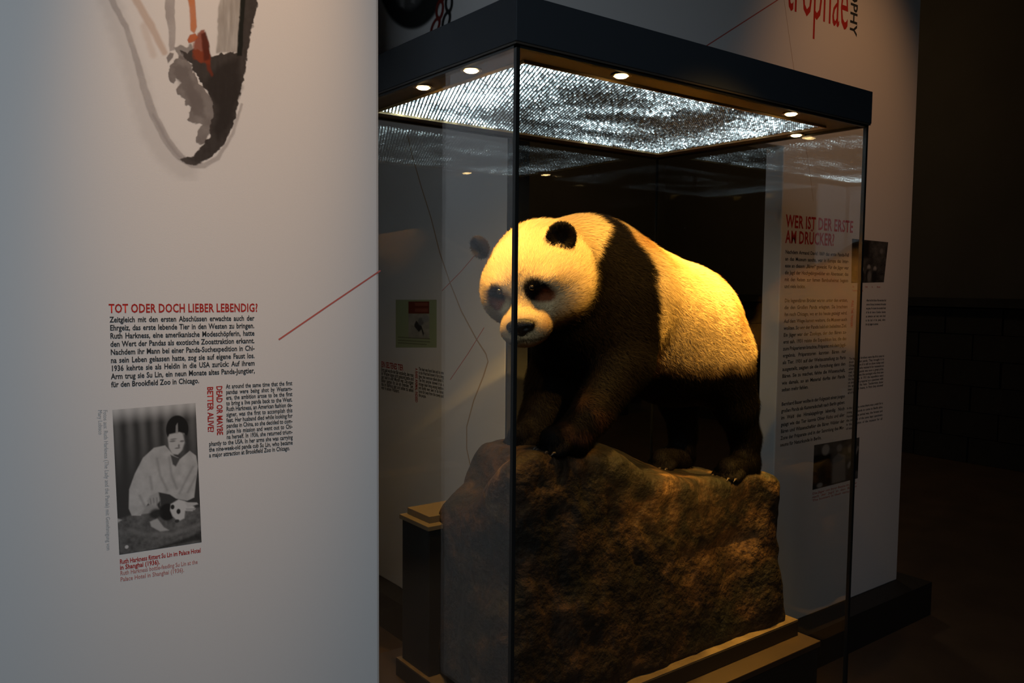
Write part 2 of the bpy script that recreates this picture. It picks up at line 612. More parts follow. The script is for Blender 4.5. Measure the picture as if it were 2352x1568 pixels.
# ================================================================== the hall
def struct(o):
    o['kind'] = 'structure'
    return o
struct(recentre(box('floor', -5.2, 7.2, -5.2, 6.2, -0.1, 0.0, M_FLOOR)))
struct(recentre(box('ceiling', -5.2, 7.2, -5.2, 6.2, 4.5, 4.6, M_PLASTER)))
wall_far = struct(recentre(box('wall_far', -5.2, 7.2, 6.0, 6.2, 0.0, 4.5, M_PLASTER)))
wall_right = struct(recentre(box('wall_right', 7.0, 7.2, -5.2, 6.0, 0.0, 4.5, M_PLASTER)))
struct(recentre(box('wall_left', -5.2, -5.0, -5.2, 6.0, 0.0, 4.5, M_PLASTER)))
struct(recentre(box('wall_near', -5.0, 7.0, -5.2, -5.0, 0.0, 4.5, M_PLASTER)))
# stone dado with a ledge along the two walls behind the exhibits
struct(recentre(box('trim_1', 6.84, 7.0, -4.8, 5.84, 1.44, 1.52, M_STONE)))
struct(recentre(box('trim_2', 1.2, 7.0, 5.84, 6.0, 1.44, 1.52, M_STONE)))
BV = [(-0.242, -0.03, 0.0), (0.242, -0.03, 0.0), (0.248, 0.03, 0.0), (-0.248, 0.03, 0.0),
      (-0.242, -0.03, 0.232), (0.242, -0.03, 0.232), (0.248, 0.03, 0.232), (-0.248, 0.03, 0.232)]
stone_mesh = bpy.data.meshes.new('stone_block')
stone_mesh.from_pydata(BV, [], BOXF)
stone_mesh.materials.append(M_STONE)
for wall, n0, n1 in ((wall_right, -1.6, 5.6), (wall_far, 1.6, 6.6)):
    for c in range(6):
        k = n0 + (0.25 if c % 2 else 0.0)
        while k < n1:
            o = bpy.data.objects.new('stone_block', stone_mesh)
            COL.objects.link(o)
            o.parent = wall
            proud = random.uniform(-0.008, 0.008)
            if wall is wall_right:
                P = Vector((6.965 + proud, k, 0.002 + c * 0.238)); o.rotation_euler = (0, 0, -math.pi / 2)
            else:
                P = Vector((k, 5.965 + proud, 0.002 + c * 0.238))
            o.location = P - wall.location
            k += 0.5

# ================================================================== near printed panel on the left
E2 = np.array([-0.2775, 0.0399]); PD = np.array([0.99181, -0.12775]); PB = np.array([0.12775, 0.99181])
PT, PL = 0.12, 2.3
near_panel = thing('exhibit_panel', 'large white fabric panel with woman feeding cub photograph and red German headline', 'exhibit panel',
                   (*(E2 - PD * PL / 2 + PB * PT / 2), 0))
plan = [E2 - PD * PL, E2, E2 + PB * PT, E2 - PD * PL + PB * PT]
hexa('fabric_body', plan, 0.165, 3.25, M_FABRIC, near_panel, 0.006)
g = 0.06
hexa('plinth', [plan[0] + (-PD - PB) * g, plan[1] + (PD - PB) * g, plan[2] + (PD + PB) * g, plan[3] + (-PD + PB) * g], 0.0, 0.165, M_PLINTH, near_panel)
SN = Sheet((*E2, 0), (*PD, 0))
def U(px, py): return SN.uv(px, py)

a, b = U(250, 718), U(592, 713)
cap = U(250, 697)[1] - a[1]
text_block('headline', SN, ['TOT ODER DOCH LIEBER LEBENDIG?'], a[0], b[0], a[1], a[1], cap / CAPH * 1.0, M_INK_RED, near_panel, bold=0.022, xs=0.6, fit=True, label='red capital headline', track=0.03)
a, b, c = U(252, 740), U(584, 733), U(254, 889)
xh = U(252, 727)[1] - a[1]
text_block('german_text', SN, [
    'Zeitgleich mit den ersten Abschüssen erwachte auch der',
    'Ehrgeiz, das erste lebende Tier in den Westen zu bringen.',
    'Ruth Harkness, eine amerikanische Modeschöpferin, hatte',
    'den Wert der Pandas als exotische Zooattraktion erkannt.',
    'Nachdem ihr Mann bei einer Panda-Suchexpedition in Chi-',
    'na sein Leben gelassen hatte, zog sie auf eigene Faust los.',
    '1936 kehrte sie als Heldin in die USA zurück: Auf ihrem',
    'Arm trug sie Su Lin, ein neun Monate altes Panda-Jungtier,',
    'für den Brookfield Zoo in Chicago.'], a[0], b[0], a[1], c[1], xh / CAPH * 1.02, M_INK_BLACK, near_panel, bold=0.026, xs=0.78, label='black German paragraph')
a, b, c = U(519, 892), U(671, 883), U(480, 1050)
left2 = U(480, 1025)[0] - a[0]
text_block('english_text', SN, [
    'At around the same time that the first',
    'pandas were being shot by Western-',
    'ers, the ambition arose to be the first',
    'to bring a live panda back to the West.',
    'Ruth Harkness, an American fashion de-',
    'signer, was the first to accomplish this',
    'feat. Her husband died while looking for',
    'pandas in China, so she decided to com-',
    'plete his mission and went out to Chi-',
    'na herself. In 1936, she returned trium-',
    'phantly to the USA. In her arms she was carrying',
    'the nine-week-old panda cub Su Lin, who became',
    'a major attraction at Brookfield Zoo in Chicago.'], a[0], b[0], a[1], c[1], 0.0076 / CAPH, M_INK_BLACK, near_panel, bold=0.028, xs=0.74,
    indent=[0] * 10 + [left2] * 3, label='black English paragraph')
a, b = U(497, 886), U(512, 998)
text_block('english_headline', SN, ['DEAD OR MAYBE'], a[0], a[0] + (a[1] - b[1]), a[1], a[1], abs(U(511, 940)[0] - U(497, 940)[0]) / CAPH, M_INK_RED, near_panel, bold=0.026, xs=0.6, fit=True, rot=-math.pi / 2, label='red vertical headline')
a, b = U(476, 888), U(490, 992)
text_block('english_headline', SN, ['BETTER ALIVE?'], a[0], a[0] + (a[1] - b[1]), a[1], a[1], abs(U(489, 940)[0] - U(475, 940)[0]) / CAPH, M_INK_RED, near_panel, bold=0.026, xs=0.6, fit=True, rot=-math.pi / 2, label='red vertical headline')
a, b, c = U(275, 1295), U(461, 1265), U(277, 1308)
text_block('german_caption', SN, ['Ruth Harkness füttert Su Lin im Palace Hotel', 'in Shanghai (1936).'], a[0], b[0], a[1], c[1], 0.0078 / CAPH, M_INK_RED, near_panel, bold=0.03, xs=0.72, label='red German caption')
a, b, c = U(276, 1321), U(454, 1293), U(278, 1335)
text_block('english_caption', SN, ['Ruth Harkness bottle-feeding Su Lin at the', 'Palace Hotel in Shanghai (1936).'], a[0], b[0], a[1], c[1], 0.0074 / CAPH, M_INK_RED_PALE, near_panel, bold=0.018, xs=0.72, label='pale red English caption')
a, b = U(237, 941), U(258, 1262)
text_block('picture_credit', SN, ['Fotos aus: Ruth Harkness (The Lady and the Panda) mit Genehmigung von'], a[0], a[0] + (a[1] - b[1]), a[1], a[1], 0.0062 / CAPH, M_INK_GREY, near_panel, bold=0.0, xs=0.7, fit=True, rot=-math.pi / 2, label='pale grey vertical credit line')
a, b = U(225, 941), U(228, 998)
text_block('picture_credit', SN, ['Mary Lobisco'], a[0], a[0] + (a[1] - b[1]), a[1], a[1], 0.0062 / CAPH, M_INK_GREY, near_panel, bold=0.0, xs=0.7, fit=True, rot=-math.pi / 2, label='pale grey vertical credit line')
line_strip('red_line', SN, [U(640, 780), U(754, 702), U(874, 621)], 0.0028, M_LINE_RED, near_panel)

# brush drawing at the top of the panel
W0 = (0.70, 0.69, 0.69)
D = Paint(170, 630, -260, 416, 340, 500, base=W0, alpha=0.0)
tex = 0.5 + 0.5 * D.noise(0.05)
str_ = 0.5 + 0.5 * fbm(np.stack([D.X * 0.16, D.Y * 0.02, 0 * D.X], -1), 1, 3)
str_ = np.clip(str_, 0, 1)
edge = 0.5 + 0.5 * D.noise(0.11, 8)
D.put(D.stroke([(160, -260), (225, -60), (262, 30), (285, 95), (318, 200), (345, 300), (390, 365), (430, 392)], 46, 16, 6), (0.52, 0.50, 0.50), 0.16)
D.put(D.stroke([(170, -260), (235, -60), (262, 12), (290, 62), (312, 130), (330, 200), (352, 262), (382, 322), (412, 360), (440, 378), (470, 380), (500, 362), (535, 305), (555, 240)], [12, 13, 13, 13, 14, 17, 18, 18, 17, 14, 12, 10, 7, 5], 2.5, 2), (0.40, 0.37, 0.37), 0.26 + 0.22 * tex)
D.put(D.stroke([(352, 262), (382, 322), (412, 360), (440, 377)], [6, 6, 5, 4], 3, 2), (0.36, 0.33, 0.33), 0.3)
D.put(D.stroke([(225, -260), (290, -60), (315, 5), (345, 55), (378, 120)], [13, 15, 17, 17, 13], 4, 2), (0.60, 0.40, 0.28), 0.34)
D.put(D.stroke([(330, 60), (352, 125)], 16, 6, 3), (0.62, 0.42, 0.30), 0.16)
D.put(D.poly([(362, -260), (399, -260), (401, 20), (402, 60), (401, 114), (389, 117), (386, 70), (380, 20)], 2, 3), (0.36, 0.33, 0.33), 0.34 + 0.3 * tex)
D.put(D.poly([(520, -260), (570, -260), (550, 60), (545, 122), (496, 120), (500, 60)], 3, 4), (0.30, 0.27, 0.24), 0.22 + 0.45 * str_)
gr = [(396, 146), (404, 134), (416, 128), (438, 146), (448, 176), (470, 205), (491, 232), (492, 260), (486, 285), (488, 300), (478, 314), (466, 332), (452, 326), (449, 316), (456, 300), (466, 286), (447, 285), (431, 274), (438, 258), (440, 246), (426, 242), (424, 228), (408, 216), (405, 204), (414, 188), (404, 178), (402, 190), (392, 190), (386, 172), (389, 156)]
D.put(D.poly(gr, 1.6, 5, 0.12), (0.17, 0.145, 0.14), 0.50 + 0.25 * tex)
D.put(D.poly([(400, 150), (430, 150), (446, 200), (470, 240), (470, 270), (446, 262), (430, 220), (408, 190)], 6, 6, 0.1), (0.12, 0.10, 0.10), 0.30)
D.put(D.poly([(381, 132), (390, 120), (400, 122), (398, 132), (386, 144)], 2, 3), (0.2, 0.18, 0.18), 0.65)
D.put(D.poly([(400, 110), (414, 102), (428, 108), (440, 100), (446, 116), (430, 142), (412, 132)], 2, 4, 0.12), (0.20, 0.18, 0.18), 0.55)
D.put(D.poly([(404, -260), (440, -260), (449, 20), (452, 62), (446, 76), (438, 70), (436, 30)], 2.5, 2), (0.62, 0.20, 0.06), 0.55 + 0.3 * tex)
dk = [(572, -260), (618, -260), (592, 0), (584, 45), (575, 82), (568, 122), (563, 162), (555, 200), (546, 240), (540, 272), (526, 308), (511, 334), (490, 355), (465, 372), (445, 380), (425, 376), (411, 366), (428, 362), (444, 360), (458, 342), (470, 328), (486, 312), (480, 292), (491, 262), (489, 234), (477, 212), (462, 190), (456, 178), (444, 158), (440, 146), (424, 134), (413, 116), (430, 122), (444, 112), (462, 118), (490, 130), (505, 124), (530, 120), (546, 124), (549, 80), (552, 30)]
D.put(D.poly(dk, 1.8, 4.5, 0.13), (0.040, 0.033, 0.031), 0.80 + 0.16 * str_ * edge)
D.put(D.poly([(470, 190), (500, 150), (548, 132), (552, 200), (536, 270), (505, 320), (490, 300), (500, 250)], 9, 6), (0.018, 0.015, 0.015), 0.45)
D.put(D.poly([(572, -260), (588, -260), (560, 40), (556, 128), (544, 128), (548, 60)], 2, 1.5), (0.008, 0.011, 0.010), 0.85)
D.put(D.poly([(450, 90), (460, 72), (470, 70), (478, 96), (484, 128), (482, 150), (466, 146), (446, 136), (441, 118)], 3, 5, 0.1), (0.30, 0.055, 0.02), 0.70)
D.put(D.stroke([(474, 120), (480, 160), (486, 172)], [14, 8, 5], 3, 2), (0.20, 0.035, 0.015), 0.7)
D.put(D.poly([(431, 92), (436, 80), (448, 76), (455, 84), (448, 94), (435, 98)], 2, 3), (0.52, 0.13, 0.04), 0.8)
D.put(D.poly([(462, 76), (472, 74), (480, 104), (482, 136), (470, 140), (464, 110)], 3, 3), (0.07, 0.018, 0.014), 0.75)
D.build('brush_drawing', px_to(SN, 0.0001), M_PRINT, near_panel)['label'] = 'grey and orange brush drawing'

# black and white photograph, painted in its own frame (x 0..665, y 0..1150 of the print)
c00, c10, c01, c11 = U(258, 941), U(449, 925), U(274, 1274), U(463, 1245)
def photo_map(q00, q10, q01, q11, wx, wy, sheet, eps):
    def f(x, y):
        s, t = (x / wx)[:, None], (y / wy)[:, None]
        p = (q00 * (1 - s) + q10 * s) * (1 - t) + (q01 * (1 - s) + q11 * s) * t
        return sheet.w(p, eps)
    return f
Q = Paint(0, 665, 0, 1150, 170, 290, base=(0.06, 0.06, 0.06))
X, Y = Q.X, Q.Y
cur = 0.05 + 0.10 * (0.5 + 0.5 * np.sin(X * 0.062 + 0.6 * Q.noise(0.01))) * smoothstep(700, 0, Y) + 0.42 * smoothstep(140, -20, Y)
Q.put(np.ones_like(X), np.repeat(cur[..., None], 3, 2))
Q.put(Q.poly([(0, 870), (130, 840), (665, 860), (665, 1150), (0, 1150)], 14), np.repeat((0.12 + 0.07 * Q.noise(0.012) + 0.05 * Q.noise(0.05))[..., None], 3, 2))
Q.put(Q.poly([(0, 860), (30, 875), (0, 890)], 10), 0.5)
robe = [(310, 330), (400, 320), (470, 410), (520, 440), (600, 385), (650, 430), (662, 520), (640, 640), (620, 770), (560, 790), (470, 760), (420, 720), (330, 690), (250, 760), (180, 860), (110, 850), (90, 790), (100, 640), (150, 520), (220, 400)]
Q.put(Q.poly(robe, 6), np.repeat((0.46 + 0.10 * Q.noise(0.02))[..., None], 3, 2))
for s in ([(330, 420), (350, 560), (400, 680)], [(270, 560), (280, 660)], [(430, 420), (440, 560), (480, 680)], [(620, 520), (540, 650), (500, 720)], [(640, 600), (570, 720)], [(180, 700), (220, 800)]):
    Q.put(Q.stroke(s, 16, 14), 0.22, 0.6)
Q.put(Q.poly([(440, 400), (500, 430), (530, 420), (480, 500), (455, 480)], 8), 0.08)
Q.put(Q.ell(505, 200, 92, 112, 0.06), 0.018)
Q.put(Q.poly([(425, 260), (440, 235), (520, 225), (560, 240), (565, 320), (545, 370), (500, 405), (455, 395), (430, 340)], 8), 0.50)
Q.put(Q.poly([(495, 170), (510, 150), (510, 235), (490, 235)], 6), 0.35, 0.8)
Q.put(Q.poly([(545, 230), (580, 260), (570, 350), (530, 390), (560, 310)], 10), 0.06, 0.8)
for e in ((462, 292, 24, 8), (540, 300, 18, 8), (470, 276, 28, 5), (500, 352, 22, 6), (512, 335, 8, 14)):
    Q.put(Q.ell(*e, 0.5), 0.10, 0.75)
Q.put(Q.poly([(260, 710), (330, 690), (340, 760), (300, 800), (250, 780), (235, 750)], 8), 0.38)
for k in range(4):
    Q.put(Q.stroke([(262 + 26 * k, 735), (268 + 24 * k, 800)], 8, 6), 0.16, 0.7)
Q.put(Q.ell(395, 860, 66, 70, 0.15), 0.02)
Q.put(Q.poly([(230, 790), (300, 770), (330, 830), (260, 850), (150, 850)], 8), 0.40, 0.8)
Q.put(Q.poly([(250, 920), (310, 900), (360, 980), (400, 1010), (330, 1010), (260, 960)], 8), 0.42)
Q.put(Q.poly([(425, 800), (490, 770), (540, 790), (620, 850), (600, 880), (540, 870), (530, 930), (480, 950), (435, 900), (418, 850)], 8), 0.58)
Q.put(Q.ell(438, 825, 16, 20, 0.3), 0.03); Q.put(Q.ell(485, 868, 17, 22, 0.3), 0.03); Q.put(Q.ell(470, 945, 20, 14, 0.4), 0.05)
Q.put(Q.ell(300, 860, 50, 40, 0.4), 0.03, 0.9)
Q.put(Q.poly([(540, 800), (640, 815), (650, 830), (560, 845)], 6), 0.5); Q.put(Q.poly([(545, 850), (630, 860), (620, 875), (550, 868)], 5), 0.4)
Q.put(Q.ell(60, 1095, 14, 14, 0.3), 0.55)
Q.put(Q.poly([(560, 1090), (665, 1060), (665, 1130), (250, 1150)], 16), 0.02, 0.8)
Q.put(Q.stroke([(90, 960), (200, 1010), (420, 1050), (650, 1000)], 26, 22), 0.24, 0.5)
Q.c = np.clip(Q.c, 0.01, 0.9)
Q.build('photograph', photo_map(c00, c10, c01, c11, 665, 1150, SN, 0.0001), M_PRINT, near_panel)['label'] = 'black and white photograph of woman in white robe feeding panda cub'

# ================================================================== printed wall behind and above the case
YW = 0.72
back_wall = thing('exhibit_wall', 'tall white fabric exhibition wall standing behind and above the glass case', 'exhibit wall', (2.43, YW + 0.04, 0))
prof = [(1.91, 0.165), (2.95, 0.165), (2.95, 3.25), (-0.30, 3.25), (-0.30, 2.1635), (1.91, 2.1635)]
v = [(x, YW, z) for x, z in prof] + [(x, YW + 0.085, z) for x, z in prof]
f = [tuple(range(6)), tuple(range(11, 5, -1))] + [(i, i + 6, (i + 1) % 6 + 6, (i + 1) % 6) for i in range(6)]
fw = mesh_obj('fabric_body', v, [fc[::-1] for fc in f][:0] + f, M_FABRIC, back_wall)
bevel_mod(fw, 0.005)
box('plinth', 1.86, 3.06, 0.60, 0.92, 0.0, 0.165, M_PLINTH, back_wall)
SW = Sheet((0, YW, 0), (1, 0, 0))
def Wv(px, py): return SW.uv(px, py)
def para(name, lines, tl, tr, bl, size, mat_=M_INK_BLACK, bold=0.024, xs=0.72, **kw):
    a, b, c = Wv(*tl), Wv(*tr), Wv(*bl)
    return text_block(name, SW, lines, a[0], b[0], a[1], c[1], size, mat_, back_wall, bold=bold, xs=xs, **kw)
hA, hB = Wv(1805, 521), Wv(1959, 534)
hs = (Wv(1805, 491)[1] - hA[1]) / CAPH
text_block('headline', SW, ['WER IST DER ERSTE'], hA[0], hB[0], hA[1], hA[1], hs, M_INK_RED, back_wall, bold=0.02, xs=0.5, fit=True, label='red capital headline', track=0.03)
hA, hB = Wv(1804, 557), Wv(1916, 564)
text_block('headline', SW, ['AM DRÜCKER?'], hA[0], hB[0], hA[1], hA[1], hs, M_INK_RED, back_wall, bold=0.02, xs=0.5, fit=True, label='red capital headline', track=0.03)
ts = 0.0155 / CAPH
para('german_text', ['Nachdem Armand David 1869 das erste Panda-Fell', 'an das Museum sandte, war in Europa das Inter-', 'esse an diesem „Bären“ geweckt. Für die Jäger war', 'die Jagd der Hochgebirgswälder ein Abenteuer, das', 'mit den Reisen zur fernen Bambusheimat begann', 'und viele lockte.'], (1804, 582), (1950, 588), (1801, 661), ts, label='black German paragraph')
para('german_text', ['Die legendären Brüder waren unter den ersten,', 'die den Großen Panda erlegten. Sie brachten', 'ihn nach Chicago, wo er bis heute gezeigt wird.', 'Auf dem Wege kamen weitere, die Museen auch', 'wollten. So war der Panda bald ein beliebtes Ziel.', 'Ein Jäger war der Zoologe, der den Bären zu-', 'erst sah. 1931 reiste die Expedition los, die das', 'zum Präparieren brachte, Präparat mit dem Jagd-', 'ergebnis, Präparatoren kannten Bären nur', 'als Tier. 1931 auf der Weltausstellung zu Paris', 'ausgestellt, zeigten sie die Forschung dann den', 'Bären. Sie zu machen, fehlte die Wissenschaft,', 'wie damals, so an Material durfte der Panda', 'selten mehr fehlen.'], (1802, 694), (1947, 693), (1795, 899), ts, label='black German paragraph')
para('german_text', ['Bernhard Bauer wollte in der Folgezeit einen jungen', 'großen Panda als Kameradschaft nach Berlin geben:', 'im Wald des Himalajagebirge lebendig. Noch', 'gejagt wie das Tier kannte Oliver Füchs und aller', 'Bären und Wissenschaftler die Bären Wälder der', 'Zone der Präparate und in der Sammlung des Mu-', 'seums für Naturkunde in Berlin.'], (1795, 932), (1941, 908), (1790, 1026), ts, label='black German paragraph')
es = 0.0108 / CAPH
para('english_text', ['After the first hides of the new bear had', 'come to Europe, the interest in the animal', 'was great. For hunters the mountain forest', 'of the far home of bamboo became', 'an adventure and many were lured', 'to the land of the panda, where', 'the trip began in earnest.'], (1990, 692), (2035, 692), (1988, 747), es, label='small black English paragraph')
para('english_text', ['The legendary brothers were the first ones to', 'shoot the giant panda. They brought it to', 'Chicago where it is still on show today and', 'others came who wanted it for museums as', 'well. So the panda was soon a great prize.', 'One hunter was the zoologist who first saw', 'the bear alive. In 1931 the expedition went', 'on and had it prepared as a specimen with', 'the spoils of the hunt. Taxidermists knew', 'bears only as beasts, in Paris they showed', 'all of it.'], (1950, 826), (2032, 786), (1944, 905), es, label='small black English paragraph')
para('english_text', ['In the years to come there was a wish for a', 'young giant panda to come to Berlin alive.', 'Hunted as the animal was, the forests and', 'the scientists of the zone kept specimens', 'in the collection of the museum for all', 'of nature.'], (1945, 940), (2028, 923), (1943, 987), es, label='small black English paragraph')
a, b = Wv(1968, 690), Wv(1972, 812)
text_block('english_headline', SW, ['WHO WILL BE THE FIRST TO'], a[0], a[0] + a[1] - b[1], a[1], a[1], 0.017 / CAPH, M_INK_RED, back_wall, bold=0.024, xs=0.6, fit=True, rot=-math.pi / 2, label='red vertical headline')
a, b = Wv(1956, 690), Wv(1956, 752)
text_block('english_headline', SW, ['PULL THE TRIGGER?'], a[0], a[0] + a[1] - b[1], a[1], a[1], 0.017 / CAPH, M_INK_RED, back_wall, bold=0.024, xs=0.6, fit=True, rot=-math.pi / 2, label='red vertical headline')
para('caption', ['Der erste Panda im Museum', 'The first museum panda'], (1958, 660), (2022, 660), (1958, 669), 0.009 / CAPH, M_INK_RED_PALE, label='pale red caption')
para('caption', ['Die Jäger mit ihrer Beute im Lager', 'nach der Jagd in den Bergen', 'The hunters in their camp'], (1866, 1136), (1968, 1112), (1865, 1152), 0.010 / CAPH, M_INK_RED_PALE, label='pale red caption')
# title above the case
a, b = Wv(1806, 16), Wv(1948, 64)
tb = text_block('title', SW, ['trophäe'], a[0], b[0], a[1] - 0.006, a[1] - 0.006, 0.36, M_INK_RED, back_wall, bold=-0.005, xs=0.4, fit=True, label='tall red title lettering')
a = Wv(1952, 78)
text_block('title', SW, ['TROPHY'], a[0], a[0] + 0.285, a[1] + 0.285, a[1] + 0.285, 0.056 / CAPH, M_INK_BLACK, back_wall, bold=0.02, xs=0.8, fit=True, rot=-math.pi / 2, label='black vertical title')
line_strip('red_line', SW, [Wv(1600, 120), Wv(1690, 62), Wv(1800, -9)], 0.0045, M_LINE_RED, back_wall)
line_strip('brown_line', SW, [Wv(1790, -60), Wv(1801, 0), Wv(1812, 80), Wv(1828, 190), Wv(1850, 330), Wv(1862, 410), Wv(1868, 462)], 0.0022, M_LINE_BROWN, back_wall)
# the two small photographs
def small_photo(q, painter, name):
    P_ = Paint(0, 300, 0, 300, 90, 90, base=(0.03, 0.03, 0.03))
    painter(P_)
    P_.c = np.clip(P_.c, 0.008, 0.8)
    return P_.build('photograph', photo_map(*[Wv(*k) for k in q], 300, 300, SW, 0.00015), M_PRINT, back_wall)
def pa(P_):
    P_.put(np.ones_like(P_.X), np.repeat((0.05 + 0.05 * P_.noise(0.03) + 0.04 * np.abs(P_.noise(0.08)))[..., None], 3, 2))
    P_.put(P_.poly([(0, 0), (150, 0), (150, 130), (0, 120)], 20), 0.012)
    for x, y in ((90, 205), (150, 190), (205, 200)):
        P_.put(P_.ell(x, y, 14, 18, 0.4), 0.30); P_.put(P_.ell(x, y + 55, 26, 45, 0.3), 0.02)
    P_.put(P_.ell(160, 255, 18, 40, 0.4), 0.16)
    P_.put(P_.ell(250, 70, 14, 18, 0.5), 0.16)
def pb(P_):
    P_.put(np.ones_like(P_.X), np.repeat((0.07 + 0.05 * P_.noise(0.03))[..., None], 3, 2))
    P_.put(P_.poly([(0, 70), (110, 80), (120, 300), (0, 300)], 10), 0.012)
    P_.put(P_.ell(75, 45, 24, 36, 0.3), 0.34)
    P_.put(P_.ell(165, 50, 18, 26, 0.3), 0.22)
    P_.put(P_.poly([(125, 120), (160, 85), (205, 110), (215, 290), (125, 290)], 8), 0.20)
    P_.put(P_.ell(240, 70, 18, 30, 0.4), 0.18); P_.put(P_.ell(250, 190, 24, 28, 0.4), 0.32)
    P_.put(P_.poly([(235, 215), (300, 60), (300, 240), (250, 240)], 10), 0.015)
    P_.put(P_.poly([(262, 130), (290, 60), (300, 70), (272, 150)], 6), 0.20)
    P_.put(P_.ell(45, 280, 18, 16, 0.4), 0.3)
small_photo([(1957, 548), (2040, 556), (1955, 650), (2030, 648)], pa, 'a')['label'] = 'small dark photograph of people in a forest'
small_photo([(1870, 1022), (1974, 1004), (1866, 1125), (1970, 1098)], pb, 'b')['label'] = 'small dark photograph of several men'
# brush drawing with chain above the case
D = Paint(845, 1080, -210, 90, 160, 200, base=W0, alpha=0.0)
D.put(D.ell(945, -62, 78, 128, 0.05), (0.02, 0.022, 0.022), 0.9)
D.put(D.ell(938, -70, 46, 92, 0.1), (0.12, 0.12, 0.12), 0.9)
D.put(D.poly([(905, -130), (936, -130), (928, 18), (920, 14)], 4), (0.4, 0.4, 0.4), 0.6)
D.put(D.poly([(946, -130), (972, -130), (952, 8), (944, 6)], 3), (0.4, 0.4, 0.4), 0.6)
for cx, cy, an, colr in ((1016, -18, 0.15, (0.16, 0.02, 0.015)), (1010, 22, 0.12, (0.16, 0.02, 0.015)), (1000, 62, 0.35, (0.16, 0.02, 0.015)),
                         (1022, -60, 0.15, (0.16, 0.02, 0.015)), (1028, -102, 0.15, (0.16, 0.02, 0.015)), (1040, -72, 0.0, (0.02, 0.02, 0.02)), (1034, -32, 0.0, (0.02, 0.02, 0.02)), (1031, 6, 0.05, (0.02, 0.02, 0.02)), (1025, 48, 0.25, (0.02, 0.02, 0.02))):
    ring = D.ell(cx, cy, 9.5, 25, 0.12, an) * (1 - D.ell(cx, cy, 4.5, 16, 0.2, an))
    D.put(ring, colr, 0.95)
D.build('brush_drawing', px_to(SW, 0.0001), M_PRINT, back_wall)['label'] = 'black brush drawing with red and black chain'

# ================================================================== printed panel standing crosswise behind the case
XP = 0.908
wing = thing('exhibit_panel', 'white fabric panel seen through the case, turned crosswise, with a small greenish picture', 'exhibit panel', (XP + 0.05, 2.2, 0))
box('shaded_end', XP + 0.0005, XP + 0.0995, 1.228, 1.238, 0.166, 3.249, mat('end_shade_grey', (0.05, 0.05, 0.055), 0.5), wing)  # dark strip on the panel end, shade put into its colour
box('fabric_body', XP, XP + 0.10, 1.238, 3.3, 0.165, 3.25, M_FABRIC, wing, 0.005)
box('plinth', XP - 0.10, XP + 0.2, 1.17, 3.4, 0.0, 0.165, M_PLINTH, wing)
SG = Sheet((XP, 0, 0), (0, -1, 0))
G = Paint(909, 1003, 688, 798, 110, 130, base=(0.34, 0.40, 0.24))
G.put(G.poly([(938, 692), (986, 692), (986, 720), (938, 720)], 0.7), (0.16, 0.035, 0.02))
G.put(G.poly([(953, 695), (983, 695), (983, 702), (953, 702)], 0.7), (0.32, 0.10, 0.07), 0.7)
G.put(G.poly([(953, 708), (983, 708), (983, 716), (953, 716)], 0.7), (0.32, 0.10, 0.07), 0.7)
G.put(G.poly([(938, 720), (986, 721), (986, 778), (938, 776)], 0.7), np.repeat((0.34 + 0.10 * G.noise(0.12))[..., None], 3, 2) * np.array([1.0, 0.96, 0.85]))
G.put(G.poly([(952, 745), (956, 736), (968, 748), (974, 765), (972, 772), (968, 756), (962, 762), (952, 750)], 1.0), 0.04)
G.put(G.ell(967, 738, 7, 9, 0.3), 0.16); G.put(G.ell(978, 732, 8, 8, 0.4), 0.28)
for k, yy in enumerate((774, 781, 787)):
    G.put(G.stroke([(915, yy), (987 - 8 * (k == 2), yy + 4)], 2.4, 0.8), (0.10, 0.09, 0.06), 0.6)
G.build('picture', px_to(SG, 0.00015), M_PRINT, wing)['label'] = 'greenish picture sheet with dark red title'
def wpara(name, lines, tl, tr, bl, size, m=M_INK_BLACK, **kw):
    a, b, c = SG.uv(*tl), SG.uv(*tr), SG.uv(*bl)
    return text_block(name, SG, lines, a[0], b[0], a[1], c[1], size, m, wing, xs=0.72, **kw)
wpara('headline', ['EIN SELTENES TIER'], (876, 842), (926, 845), (876, 842), 0.028 / CAPH, M_INK_RED, bold=0.02, fit=True, label='small red headline')
wpara('german_text', ['Erst spät wurde der Bär entdeckt, den man', 'im Westen lange nicht gekannt hatte und', 'der bald in aller Munde war. Die ersten', 'Bilder zeigten ihn als ein fremdes Tier,', 'das im Bambus lebt und selten zu sehen', 'war in seinen Wäldern.'], (876, 852), (950, 862), (876, 893), 0.018 / CAPH, bold=0.03, label='blurred black paragraph')
wpara('english_text', ['The bear was found late and no one', 'in the West had known it for a long', 'time, then everyone talked about it.', 'The first pictures showed it as a', 'strange beast living among bamboo', 'and hardly ever seen in its forest', 'home far away from the towns and', 'the people.'], (962, 850), (1019, 858), (962, 910), 0.015 / CAPH, bold=0.03, label='blurred black paragraph')
a, b = SG.uv(954, 845), SG.uv(957, 924)
text_block('english_headline', SG, ['A RARE ANIMAL INDEED'], a[0], a[0] + a[1] - b[1], a[1], a[1], 0.022 / CAPH, M_INK_RED, wing, bold=0.03, xs=0.6, fit=True, rot=-math.pi / 2, label='red vertical headline')
line_strip('brown_line', SG, [SG.uv(*q) for q in ((934, 300), (945, 350), (968, 430), (990, 500), (1010, 580), (1034, 650), (1060, 715), (1095, 780), (1116, 812), (1121, 830), (1110, 865), (1088, 920), (1072, 980), (1072, 1030), (1085, 1090), (1110, 1160))], 0.0075, M_LINE_BROWN, wing)
line_strip('red_line', SG, [SG.uv(*q) for q in ((1100, 575), (1060, 622), (1015, 668))], 0.004, M_LINE_RED, wing)
line_strip('red_line', SG, [SG.uv(*q) for q in ((1112, 752), (1075, 812), (1034, 872))], 0.004, M_LINE_RED, wing)

